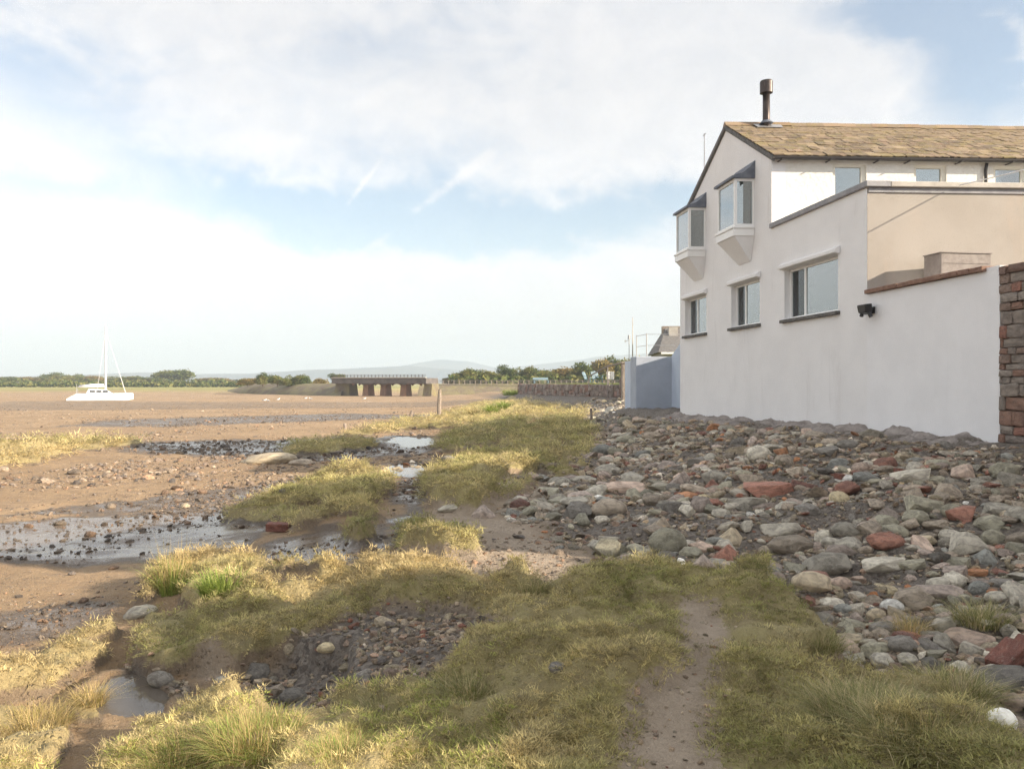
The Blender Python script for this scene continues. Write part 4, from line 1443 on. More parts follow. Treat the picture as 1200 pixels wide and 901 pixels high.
def outbuilding(name, label, s0, s1, d1, za, zb, slope_mat):
    e = empty(name, (0, 0, 0), 0, label, 'building')
    # seaward wall with a sloping head, other walls, single-pitch roof
    wall_panel('wall', [(s0, -0.4), (s1, -0.4), (s1, zb), (s0, za)], [rect(lerp(s0, s1, .42), 1.5, lerp(s0, s1, .42) + 0.9, 2.6)], 0.4, lambda a, z, t: (a, t, z), MAT['red_stone'], e)
    hmb().box((s0, 0.403, -0.4), (s0 + 0.4, d1, za)).build('side_wall', MAT['red_stone'], e)
    hmb().box((s1 - 0.4, 0.403, -0.4), (s1, d1, zb)).build('side_wall', MAT['red_stone'], e)
    hmb().box((s0 + 0.403, d1 - 0.4, -0.4), (s1 - 0.403, d1 - 0.003, min(za, zb))).build('rear_wall', MAT['red_stone'], e)
    o = 0.12
    hmb().hexa([(s0 - o, -o, za + 0.004), (s1 + o, -o, zb + 0.004), (s1 + o, d1 + o, zb + 0.004), (s0 - o, d1 + o, za + 0.004)],
               [(s0 - o, -o, za + 0.12), (s1 + o, -o, zb + 0.12), (s1 + o, d1 + o, zb + 0.12), (s0 - o, d1 + o, za + 0.12)]).build('roof', slope_mat, e)
    a0 = lerp(s0, s1, .42)
    fr = hmb()
    fr.box((a0, 0.1, 1.5), (a0 + 0.06, 0.16, 2.6)).box((a0 + 0.84, 0.1, 1.5), (a0 + 0.9, 0.16, 2.6)).box((a0 + 0.06, 0.1, 1.5), (a0 + 0.84, 0.16, 1.56)).box((a0 + 0.06, 0.1, 2.54), (a0 + 0.84, 0.16, 2.6))
    w = fr.build('window', MAT['frame'], e)
    hmb().box((a0 + 0.06, 0.12, 1.56), (a0 + 0.84, 0.13, 2.54)).build('pane', MAT['glass'], w)
    return e


outbuilding('stone_outbuilding', 'red sandstone lean-to building beside the old stone wall', 3.75, 9.38, 6.0, 6.55, 4.95, MAT['roof_far'])
outbuilding('stone_cottage', 'low red sandstone cottage beside the start of the path', -4.0, 1.25, 7.0, 3.45, 5.05, MAT['roof_far'])
lw = empty('low_wall', (0, 0, 0), 0, 'lower sandstone wall closing the gap between cottage and lean-to', 'wall')
hmb().box((1.39, 0.0, -0.4), (3.61, 0.4, 3.6)).build('wall', MAT['red_stone'], lw)
hmb().box((1.39, -0.05, 3.603), (3.61, 0.45, 3.7)).build('coping', MAT['mortar'], lw)

# ------------------------------------------------------------------ blue terrace beyond the house
bt = empty('blue_terrace', (0, 0, 0), 0, 'blue grey painted terrace wall projecting beyond the white house', 'terrace')
s_b = (34.7 - 1.13) / 0.9928
hmb().box((s_b, 0.0, -0.3), (s_b + 0.9, 1.60, 2.70)).build('wall', MAT['blue'], bt, bevel=0.02)
hmb().box((s_b + 0.903, 0.10, -0.3), (s_b + 2.2, 1.6, 2.55)).build('pale_wall', MAT['blue_pale'], bt)
q = hmb()
q.hexa([(28.02, 1.55, -0.3), (s_b - 0.003, 1.55, -0.3), (s_b - 0.003, 1.9, -0.3), (28.02, 1.9, -0.3)],
       [(28.02, 1.55, 5.2), (s_b - 0.003, 1.55, 2.75), (s_b - 0.003, 1.9, 2.75), (28.02, 1.9, 5.2)])
q.build('side_wall', MAT['blue_pale'], bt)
tr = empty('terrace_railing', (0, 0, 0), 0, 'thin metal railing standing on the blue terrace', 'railing')
for (sa, da) in ((s_b + 0.3, 0.55), (s_b + 0.3, 2.2), (s_b + 1.9, 0.55)):
    hmb().tube([(sa, da, 2.703), (sa, da, 3.72)], 0.024, 8).build('post', MAT['metal'], tr)
for zz in (3.68, 3.2):
    hmb().tube([(s_b + 0.3, 0.55, zz), (s_b + 0.3, 3.2, zz)], 0.012, 6).build('rail', MAT['metal'], tr)
    hmb().tube([(s_b + 0.3, 0.55, zz), (s_b + 1.9, 0.55, zz)], 0.012, 6).build('rail', MAT['metal'], tr)

# grey house behind the terrace
Yg = 62.0
gp = at(771, 470, Yg)
gh = empty('grey_house', (gp.x, gp.y, 0.3), R(-4), 'grey pebbledashed house with slate roof half hidden behind the white house', 'house')
px = Yg / F
MB().box((0.3, 0, -0.5), (7.0, 8, 3.6)).build('wall', MAT['grey_house'], gh)
r_ = MB()
zr0, zr1 = 3.6, CAMZ + (448 - 380) * px - 0.3
r_.hexa([(0.0, -0.35, zr0), (7.3, -0.35, zr0), (7.3, 8.3, zr0), (0.0, 8.3, zr0)], [(1.0, 3.6, zr1), (7.3, 3.6, zr1), (7.3, 4.2, zr1), (1.0, 4.2, zr1)])
rf = r_.build('roof', MAT['roof_far'], gh)
MB().box((0.75, 3.5, zr1 - 0.5), (7.3, 4.3, zr1 + 0.1)).build('ridge_capping', MAT['mortar'], rf)
MB().box((1.1, 2.2, zr0), (1.8, 3.0, zr1 - 0.05)).build('chimney', MAT['coping_pale'], rf)
MB().box((0.2, -0.42, 3.45), (7.3, -0.36, 3.6)).build('fascia', MAT['frame'], gh)
wn = MB().box((1.6, -0.05, 1.9), (4.0, -0.003, 3.1)).build('window', MAT['frame'], gh)
MB().box((1.68, -0.07, 1.98), (3.92, -0.053, 3.02)).build('pane', MAT['boat_window'], wn)

# ------------------------------------------------------------------ stone sea wall with lawn, chairs, notice boards
A0, A1 = np.array([7.75, 58.0]), np.array([0.9, 114.0])
LV = (A1 - A0) / np.linalg.norm(A1 - A0)
LN = np.array([LV[1], -LV[0]])
SEA_L = float(np.linalg.norm(A1 - A0))


def SW(a, d, z):
    p = A0 + LV * a + LN * d
    return (p[0], p[1], z)


sea = empty('sea_wall', (0, 0, 0), 0, 'rough stone sea wall holding up a lawn beyond the blue terrace', 'wall')
core = MB(SW)
core.hexa([(0, 0.18, -1.5), (SEA_L, 0.18, -1.5), (SEA_L, 1.0, -1.5), (0, 1.0, -1.5)], [(0, 0.42, 1.4), (SEA_L, 0.42, 1.38), (SEA_L, 1.0, 1.38), (0, 1.0, 1.4)])
core.build('core', MAT['mortar'], sea)
rs = random.Random(9)
a = 0.0
nst = 0
while a < SEA_L:
    z = -0.5 if a > 25 else 0.1
    wcol = rs.uniform(0.7, 1.5)
    while z < 1.35 and nst < 280:
        hh = rs.uniform(0.3, 0.75)
        hh = min(hh, 1.42 - z)
        o = link('wall_stone', SB[rs.randrange(8)], sea, SW(a + wcol / 2 + rs.uniform(-.1, .1), 0.25 + rs.uniform(-.06, .06) + 0.08 * z, z + hh / 2), (rs.uniform(-.05, .05), rs.uniform(-.06, .06), math.atan2(LV[1], LV[0])), (wcol * rs.uniform(.85, 1.02), 0.5, hh * 0.95))
        o.color = (*rs.choice([(0.33, 0.26, 0.22), (0.28, 0.21, 0.18), (0.38, 0.31, 0.26), (0.30, 0.17, 0.13), (0.24, 0.19, 0.16)]), 1)
        z += hh
        nst += 1
    a += wcol
# near end stands higher: brown stone steps and pillar
for k, (a0, a1, z1) in enumerate(((-3.2, 0.0, 1.75), (-6.5, -3.2, 2.0))):
    z = 0.0
    while z < z1:
        a = a0
        hh = rs.uniform(0.3, 0.5)
        while a < a1:
            w = rs.uniform(0.5, 0.9)
            o = link('wall_stone', SB[rs.randrange(8)], sea, SW(a + w / 2, 0.3 + rs.uniform(-.05, .05), z + hh / 2), (0, 0, math.atan2(LV[1], LV[0])), (w, 0.6, hh * 0.96))
            o.color = (*rs.choice([(0.25, 0.16, 0.12), (0.29, 0.17, 0.12), (0.22, 0.16, 0.13)]), 1)
            a += w
        z += hh
ln = MB(SW).hexa([(-6.5, 0.55, -1.4), (SEA_L, 0.55, -1.4), (SEA_L, 26, -1.4), (-6.5, 26, -1.4)], [(-6.5, 0.55, 1.5), (SEA_L, 0.55, 1.47), (SEA_L, 26, 1.5), (-6.5, 26, 1.7)]).build('lawn', MAT['lawn'])
tag(ln, 'green lawn behind the stone sea wall', kind='structure')
Yp = 52.0
pp = at(734.5, 445, Yp)
MBp = MB()
MBp.box((pp.x - 0.33, Yp - 0.3, 0.2), (pp.x + 0.33, Yp + 0.3, CAMZ + (448 - 426) * Yp / F))
MBp.box((pp.x - 0.40, Yp - 0.37, CAMZ + (448 - 426) * Yp / F + 0.003), (pp.x + 0.40, Yp + 0.37, CAMZ + (448 - 424) * Yp / F))
tag(MBp.build('gate_pillar', MAT['mortar'], bevel=0.02), 'square brown stone pillar beside the end of the blue terrace', 'pillar')


def post_between(name, mat, a, b, r, label, cat):
    return tag(MB().tube([a, b], r, 8).build(name, mat), label, cat)


hr = empty('handrail', (0, 0, 0), 0, 'pale sloping handrail leading down from the stone pillar', 'handrail')
MB().tube([at(734, 424, 52), at(712, 429, 57), at(690, 441, 62)], 0.05, 8).build('rail', MAT['wood_pale'], hr)
MB().tube([at(712, 429, 57), Vector((at(712, 429, 57).x, 57, 0.5))], 0.04, 8).build('post', MAT['wood_pale'], hr)
MB().tube([at(690, 441, 62), Vector((at(690, 441, 62).x, 62, 1.2))], 0.04, 8).build('post', MAT['wood_pale'], hr)

for i, (u, lab) in enumerate(((713, 'white notice board on a post nearer the blue chairs'), (717.6, 'white notice board on a post nearer the stone pillar'))):
    Yn = 60.5 + i * 0.8
    p = at(u, 444, Yn)
    e = empty('notice_board', (p.x, p.y, 1.5), 0, lab, 'sign', 'white notice boards on the lawn')
    MB().box((-0.03, 0.0, -0.2), (0.03, 0.05, 0.8)).build('post', MAT['wood_pale'], e)
    MB().box((-0.13, -0.03, 0.32), (0.13, -0.003, 0.92)).build('board', MAT['sign_white'], e)


def chair(u, v, Y, rz, label):
    p = at(u, v, Y)
    e = empty('garden_chair', p, rz, label, 'chair', 'blue garden chairs on the lawn')
    for k in range(5):
        x = -0.26 + k * 0.13
        MB().hexa([(x - 0.055, 0.25, 0.3), (x + 0.055, 0.25, 0.3), (x + 0.055, 0.28, 0.3), (x - 0.055, 0.28, 0.3)],
                  [(x * 1.15 - 0.06, 0.55, 1.02 - abs(x) * 0.3), (x * 1.15 + 0.06, 0.55, 1.02 - abs(x) * 0.3), (x * 1.15 + 0.06, 0.58, 1.0 - abs(x) * 0.3), (x * 1.15 - 0.06, 0.58, 1.0 - abs(x) * 0.3)]).build('back_slat', MAT['chair_blue'], e)
        MB().hexa([(-0.3, -0.3 + k * 0.12, 0.40 - k * 0.025), (0.3, -0.3 + k * 0.12, 0.40 - k * 0.025), (0.3, -0.2 + k * 0.12, 0.38 - k * 0.025), (-0.3, -0.2 + k * 0.12, 0.38 - k * 0.025)],
                  [(-0.3, -0.3 + k * 0.12, 0.425 - k * 0.025), (0.3, -0.3 + k * 0.12, 0.425 - k * 0.025), (0.3, -0.2 + k * 0.12, 0.405 - k * 0.025), (-0.3, -0.2 + k * 0.12, 0.405 - k * 0.025)]).build('seat_slat', MAT['chair_blue'], e)
    for sx in (-1, 1):
        MB().box((sx * 0.36 - 0.07, -0.38, 0.60), (sx * 0.36 + 0.07, 0.36, 0.63)).build('armrest', MAT['chair_blue'], e)
        MB().box((sx * 0.34 - 0.02, -0.34, 0.0), (sx * 0.34 + 0.02, -0.24, 0.597)).build('leg', MAT['chair_blue'], e)
        MB().hexa([(sx * 0.32 - 0.02, 0.5, 0.0), (sx * 0.32 + 0.02, 0.5, 0.0), (sx * 0.32 + 0.02, 0.6, 0.0), (sx * 0.32 - 0.02, 0.6, 0.0)],
                  [(sx * 0.32 - 0.02, -0.28, 0.36), (sx * 0.32 + 0.02, -0.28, 0.36), (sx * 0.32 + 0.02, -0.2, 0.40), (sx * 0.32 - 0.02, -0.2, 0.40)]).build('leg', MAT['chair_blue'], e)
    return e


chair(700, 448.0, 72.0, R(25), 'sky blue slatted garden chair standing nearer the notice boards')
chair(690, 448.2, 75.0, R(60), 'sky blue slatted garden chair turned to one side, nearer the handrail foot')
bp = at(634, 448, 92)
bn = empty('garden_bench', (bp.x, bp.y, 1.49), R(15), 'pale blue bench on the lawn near the end of the sea wall', 'bench')
MB().box((-0.9, -0.25, 0.32), (0.9, 0.2, 0.36)).build('seat', MAT['chair_blue'], bn)
MB().box((-0.9, 0.2, 0.42), (0.9, 0.25, 0.66)).build('backrest', MAT['chair_blue'], bn)
for sx in (-0.8, 0.8):
    MB().box((sx - 0.04, -0.24, 0), (sx + 0.04, 0.25, 0.317)).build('leg', MAT['chair_blue'], bn)

# tall pole, weather mast, sunlit palm shrub
mp = at(741.3, 420, 66)
tag(MB().tube([(mp.x, mp.y, 0.6), (mp.x, mp.y, 4.2), (mp.x, mp.y, CAMZ + (448 - 372) * 66 / F)], [0.05, 0.045, 0.03], 8).build('flagpole', MAT['coping_pale'], smooth=True), 'tall bare flagpole rising above the stone pillar', 'pole')
mp = at(737.2, 420, 66)
wm = empty('weather_mast', (mp.x, mp.y, 0.6), 0, 'short mast with an instrument head beside the tall flagpole', 'mast')
zt = CAMZ + (448 - 396) * 66 / F - 0.6
MB().tube([(0, 0, 0), (0, 0, zt)], 0.03, 8).build('pole', MAT['metal'], wm)
MB().tube([(0, 0, zt - 0.1), (0, 0, zt + 0.22)], [0.12, 0.10], 10).build('instrument', MAT['metal'], wm)
MB().tube([(-0.3, 0, zt - 0.25), (0.0, 0, zt - 0.2)], 0.025, 6).build('arm', MAT['metal'], wm)
MB().box((-0.36, -0.06, zt - 0.33), (-0.26, 0.06, zt - 0.18)).build('sensor', MAT['metal'], wm)


def blades_mesh(name, n, rad, hmin, hmax, w, lean, cols, seed, segs=3, mat=None, droop=0.6):
    r = np.random.default_rng(seed)
    verts, faces, cc, tip, rnd = [], [], [], [], []
    for i in range(n):
        a = r.uniform(0, 2 * math.pi)
        rr_ = rad * math.sqrt(r.uniform())
        bx, by = rr_ * math.cos(a), rr_ * math.sin(a)
        h = r.uniform(hmin, hmax)
        out = a + r.normal(0, 0.7)
        ln_ = lean * r.uniform(0.2, 1.3) * (0.35 + rr_ / max(rad, 1e-6))
        fx, fy = math.cos(out), math.sin(out)
        px_, py_ = -fy, fx
        col = cols[r.integers(len(cols))]
        k = r.uniform(0.75, 1.25)
        ri = r.uniform()
        b = len(verts)
        for sgm in range(segs + 1):
            t = sgm / segs
            o = ln_ * h * (t ** 1.7)
            z = h * (t - droop * 0.5 * ln_ * t * t * 0.6)
            ww = w * (1 - t) ** 0.7 * (0.8 + 0.4 * ri)
            if sgm < segs:
                verts += [(bx + fx * o - px_ * ww, by + fy * o - py_ * ww, z), (bx + fx * o + px_ * ww, by + fy * o + py_ * ww, z)]
                tip += [t, t]; rnd += [ri, ri]
                cc += [(col[0] * k, col[1] * k, col[2] * k, 1)] * 2
            else:
                verts.append((bx + fx * o, by + fy * o, z)); tip.append(1.0); rnd.append(ri)
                cc.append((col[0] * k, col[1] * k, col[2] * k, 1))
        for sgm in range(segs - 1):
            q = b + sgm * 2
            faces.append((q, q + 1, q + 3, q + 2))
        q = b + (segs - 1) * 2
        faces.append((q, q + 1, q + 2))
    me = bpy.data.meshes.new(name)
    me.from_pydata(verts, [], faces)
    c = me.color_attributes.new('col' if mat is not MAT['grass'] else 'own', 'FLOAT_COLOR', 'POINT')
    c.data.foreach_set('color', np.array(cc, np.float32).ravel())
    t_ = me.attributes.new('tip', 'FLOAT', 'POINT'); t_.data.foreach_set('value', np.array(tip, np.float32))
    t_ = me.attributes.new('rnd', 'FLOAT', 'POINT'); t_.data.foreach_set('value', np.array(rnd, np.float32))
    me.materials.append(mat or MAT['blade'])
    return me


pl = at(753, 418, 60)
pe = empty('palm_shrub', (pl.x, pl.y, 1.2), 0, 'yellow green spiky palm shrub above the blue terrace wall', 'palm')
link('crown', blades_mesh('crown', 160, 0.15, 1.3, 2.3, 0.05, 0.9, [(0.30, 0.26, 0.06), (0.20, 0.21, 0.05), (0.40, 0.30, 0.08)], 61), pe, (0, 0, 0.4))
MB().tube([(0, 0, -0.8), (0.05, 0, 0.5)], [0.18, 0.14], 8).build('trunk', MAT['trunk'], pe)

# ------------------------------------------------------------------ catamaran on the mud
Yb = 130.0
bpx = Yb / F
b0 = at(118, 470, Yb)
bz = h1(b0.x, b0.y)
cat = empty('catamaran', (b0.x, b0.y, bz), R(26), 'white sailing catamaran with bare mast aground on the mud', 'boat')


cat.scale = (0.9, 0.9, 1.0)


def hull(y0):
    n, m = 14, 9
    vs, fs = [], []
    for i in range(n + 1):
        t = i / n
        x = -5.25 + 10.5 * t
        wid = 0.62 * (min(1, (t * 5 + 0.55)) if t < 0.2 else max(0.06, 1 - max(0, (t - 0.62) / 0.38) ** 1.8))
        top = 1.20 + 0.02 * t + (0.0 if t > 0.14 else -0.75 * (1 - t / 0.14))
        keel = 0.02 + 0.25 * max(0, (t - 0.9) / 0.1)
        for k in range(m):
            a = math.pi * k / (m - 1)
            yy = -math.cos(a)
            zz = math.sin(a) ** 0.6
            vs.append((x, y0 + wid * np.sign(yy) * abs(yy) ** 0.55, top - (top - keel) * zz))
    for i in range(n):
        for k in range(m - 1):
            p = i * m + k
            fs.append((p, p + 1, p + m + 1, p + m))
        fs.append((i * m, (i + 1) * m, (i + 1) * m + m - 1, i * m + m - 1))
    fs.append(tuple(range(m)))
    fs.append(tuple(reversed([n * m + k for k in range(m)])))
    return MB().add(vs, fs)


for y0 in (-2.4, 2.4):
    hull(y0).build('hull', MAT['boat'], cat, smooth=False)
MB().box((-3.4, -2.0, 0.75), (1.4, 2.0, 1.15)).build('bridge_deck', MAT['boat'], cat)
cb = MB()
cb.hexa([(-2.3, -2.3, 1.16), (2.0, -2.1, 1.16), (2.0, 2.1, 1.16), (-2.3, 2.3, 1.16)], [(-1.9, -1.7, 1.95), (0.9, -1.5, 1.85), (0.9, 1.5, 1.85), (-1.9, 1.7, 1.95)])
cbo = cb.build('cabin', MAT['boat'], cat, bevel=0.08)
for k in range(3):
    MB().hexa([(-1.7 + k * 1.05, -2.15, 1.42), (-0.85 + k * 1.05, -2.13, 1.42), (-0.85 + k * 1.05, -2.08, 1.42), (-1.7 + k * 1.05, -2.1, 1.42)],
              [(-1.7 + k * 1.05, -1.92, 1.72), (-0.85 + k * 1.0, -1.90, 1.70), (-0.85 + k * 1.0, -1.85, 1.70), (-1.7 + k * 1.05, -1.87, 1.72)]).build('window', MAT['boat_window'], cbo)
MB().box((4.0, -2.2, 0.85), (4.15, 2.2, 0.98)).build('crossbeam', MAT['boat'], cat)
mx = (123.8 - 118) * bpx
mast = MB().tube([(mx, 0, 1.2), (mx, 0, 12.0), (mx - 0.05, 0, (470 - 380) * bpx)], [0.20, 0.17, 0.10], 10).build('mast', MAT['boat'], cat, smooth=True)
MB().tube([(mx, -0.9, 5.3), (mx, 0.9, 5.3)], 0.04, 6).build('spreader', MAT['boat'], mast)
bo = MB().tube([(mx - 0.15, 0, 2.35), (mx - 4.4, 0, 2.25)], 0.09, 8).build('boom', MAT['boat'], cat, smooth=True)
MB().tube([(mx - 0.3, 0, 2.52), (mx - 2.2, 0, 2.56), (mx - 4.2, 0, 2.42)], [0.20, 0.17, 0.09], 8).build('furled_sail', MAT['sail'], bo, smooth=True)
for (nm, a, b, r_) in (('forestay', (mx, 0, 11.4), (4.1, 0, 1.0), 0.025), ('shroud', (mx, 0, 11.2), (mx - 1.4, -2.4, 1.2), 0.014), ('shroud', (mx, 0, 11.2), (mx - 1.4, 2.4, 1.2), 0.014)):
    MB().tube([a, b], r_, 6).build(nm, MAT['sail'], mast)
MB().tube([(lerp(mx, 4.1, .62), 0, lerp(11.4, 1.0, .62)), (4.05, 0, 1.15)], [0.04, 0.06], 8).build('furled_jib', MAT['sail'], mast)
for y0 in (-2.6, -2.1, 2.1, 2.6):
    MB().tube([(-3.7, y0, 0.9), (-3.7, y0, 2.7 if y0 == -2.6 else 1.9)], 0.035, 6).build('stanchion', MAT['metal'], cat)
MB().tube([(-3.7, -2.6, 1.88), (-3.7, 2.6, 1.88)], 0.03, 6).build('stern_rail', MAT['metal'], cat)

# gulls on the mud
for i, (u, v, rz) in enumerate(((310, 471, 0.3), (314, 471.3, 2.8), (326, 470, 1.0), (358, 468.5, 0.2), (364, 469, 3.0), (427, 469, 0.5))):
    x, y, z = place(u, v)
    e = empty('gull', (x, y, z), rz, ['gull standing second from the boat on the far mud', 'gull standing close beside another on the far mud', 'gull standing alone midway on the far mud',
              'gull in front of the embankment bushes', 'gull facing away beside the embankment pair', 'gull nearest the viaduct piers'][i], 'bird', 'gulls resting on the far mud')
    e.scale = (1.25, 1.25, 1.25)
    g = MB()
    g.tube([(-0.26, 0, 0.20), (-0.14, 0, 0.22), (0.02, 0, 0.22), (0.13, 0, 0.26), (0.18, 0, 0.33), (0.22, 0, 0.36), (0.27, 0, 0.355)], [0.01, 0.06, 0.085, 0.065, 0.04, 0.045, 0.015], 8)
    g.build('body', MAT['gull'], e, smooth=True)
    for s_ in (-1, 1):
        MB().tube([(-0.30, s_ * 0.02, 0.22), (-0.1, s_ * 0.07, 0.25), (0.06, s_ * 0.065, 0.25)], [0.008, 0.035, 0.02], 6).build('wing', MAT['gull_grey'], e, smooth=True)
        MB().tube([(0.0, s_ * 0.03, -0.01), (0.0, s_ * 0.03, 0.16)], 0.008, 5).build('leg', MAT['tile_brown'], e)

# ------------------------------------------------------------------ posts on the shore
for (u, vb, vt, w, lab, tilt) in ((514.5, 488, 456, 5, 'tall weathered timber post standing in the shore grass', 0.03), (481, 491, 481, 4, 'short broken timber stump beside the tall post', 0.2), (404.5, 503, 496, 4, 'low timber stump at the edge of the mud', -0.1)):
    x, y, z = place(u, vb)
    hh = (vb - vt) / F * y
    r_ = w / F * y / 2
    e = MB()
    rp_ = random.Random(int(u))
    pts = [(0, 0, -0.3), (rp_.uniform(-.02, .02), 0, hh * 0.35), (tilt * hh * 0.5, 0, hh * 0.7), (tilt * hh, 0, hh)]
    e.tube(pts, [r_ * 1.15, r_, r_ * 0.95, r_ * 0.7], 9)
    o = e.build('timber_post', MAT['wood'], smooth=False)
    o.location = (x, y, z)
    tag(o, lab, 'post', 'old timber posts on the shore')
x, y, z = place(692.5, 502)
o = MB().tube([(0, 0, -0.2), (0.02, 0, 0.4), (0.0, 0, 0.85)], [0.07, 0.06, 0.05], 8).build('timber_post', MAT['wood'])
o.location = (x, y, z)
tag(o, 'dark short post among the rubble beyond the turf', 'post', 'old timber posts on the shore')

# ------------------------------------------------------------------ stones
def hull_stone(kind, seed, segs):
    r = np.random.default_rng(seed)
    bm = bmesh.new()
    if kind == 'slab':
        n = 14
        for _ in range(n):
            a = r.uniform(0, 6.28)
            q = r.uniform(0.75, 1.0)
            bm.verts.new((math.cos(a) * q, math.sin(a) * q, r.choice((-1, 1)) * r.uniform(0.55, 1.0)))
    else:
        n = 15 if kind == 'angular' else 34
        for _ in range(n):
            p = r.normal(size=3)
            p /= np.linalg.norm(p)
            p *= r.uniform(0.78, 1.0)
            bm.verts.new(p)
    res = bmesh.ops.convex_hull(bm, input=list(bm.verts))
    bmesh.ops.delete(bm, geom=[g for g in res['geom_interior'] if isinstance(g, bmesh.types.BMVert)], context='VERTS')
    bmesh.ops.dissolve_limit(bm, angle_limit=R(14), verts=list(bm.verts), edges=list(bm.edges))
    bmesh.ops.bevel(bm, geom=list(bm.edges), offset=0.045 if kind != 'flat' else 0.08, segments=segs, affect='EDGES', profile=0.55)
    bmesh.ops.triangulate(bm, faces=list(bm.faces))
    co = np.array([v.co[:] for v in bm.verts])
    co -= (co.max(0) + co.min(0)) / 2
    co /= np.abs(co).max(0)
    for v, c in zip(bm.verts, co):
        v.co = c
    me = bpy.data.meshes.new('stone')
    bm.to_mesh(me)
    bm.free()
    me.shade_smooth()
    me.set_sharp_from_angle(angle=R(22))
    me.materials.append(MAT['stone'])
    return me


def stone_mesh(kind, seed, sub=3):
    if kind != 'rounded':
        return hull_stone(kind, seed, 2 if sub == 3 else 1)
    r = np.random.default_rng(seed)
    bm = bmesh.new()
    bmesh.ops.create_icosphere(bm, subdivisions=sub, radius=1.0)
    co = np.array([v.co[:] for v in bm.verts])
    if kind in ('angular', 'flat', 'slab'):
        ncut = {'angular': 14, 'flat': 9, 'slab': 10}[kind]
        for _ in range(ncut):
            n = r.normal(size=3)
            if kind == 'slab': n[2] *= 0.25
            n /= np.linalg.norm(n)
            d = r.uniform(0.42, 0.78) if kind != 'flat' else r.uniform(0.60, 0.88)
            e = co @ n - d
            co = np.where((e > 0)[:, None], co - n[None, :] * (e * 0.96)[:, None], co)
        if kind == 'slab':
            co[:, 2] = np.clip(co[:, 2], -0.42 + 0.08 * co[:, 0], 0.42 + 0.10 * co[:, 1])
    vn_ = VNoise(seed)
    amp = {'angular': 0.16, 'flat': 0.16, 'slab': 0.08, 'rounded': 0.22}[kind]
    rad = 1 + amp * vn_.fbm(co[:, 0] * 1.6 + co[:, 2] * 1.3 + 5, co[:, 1] * 1.6 - co[:, 2] * 1.1, 4, 0.55)
    co *= rad[:, None]
    mx_ = np.abs(co).max(0)
    co /= mx_
    for v, c in zip(bm.verts, co):
        v.co = c
    me = bpy.data.meshes.new('stone')
    bm.to_mesh(me)
    bm.free()
    me.shade_smooth()
    if kind in ('angular', 'slab'):
        me.set_sharp_from_angle(angle=R(24))
    me.materials.append(MAT['stone'])
    return me


SHAPES = {k: [stone_mesh(k, 700 + 20 * i + j) for j in range(7)] for i, k in enumerate(('rounded', 'angular', 'flat', 'slab'))}
COLOURS = {
    'grey-green': (0.225, 0.21, 0.155), 'grey': (0.255, 0.23, 0.195), 'brown-grey': (0.22, 0.17, 0.13), 'mauve-grey': (0.25, 0.19, 0.17),
    'dark grey': (0.12, 0.108, 0.097), 'blue-grey': (0.165, 0.175, 0.175), 'pale grey': (0.40, 0.365, 0.31), 'pinkish': (0.37, 0.26, 0.21),
    'tan': (0.33, 0.26, 0.175), 'red': (0.20, 0.095, 0.07), 'white': (0.60, 0.58, 0.55), 'orange': (0.30, 0.145, 0.075), 'buff': (0.46, 0.37, 0.22),
    'dark red': (0.14, 0.07, 0.055)}
for k_ in COLOURS:
    if k_ not in ('red', 'orange', 'white', 'dark red', 'dark grey'):
        COLOURS[k_] = tuple(lerp(c_, g_, 0.38) for c_, g_ in zip(COLOURS[k_], (0.205, 0.185, 0.155)))
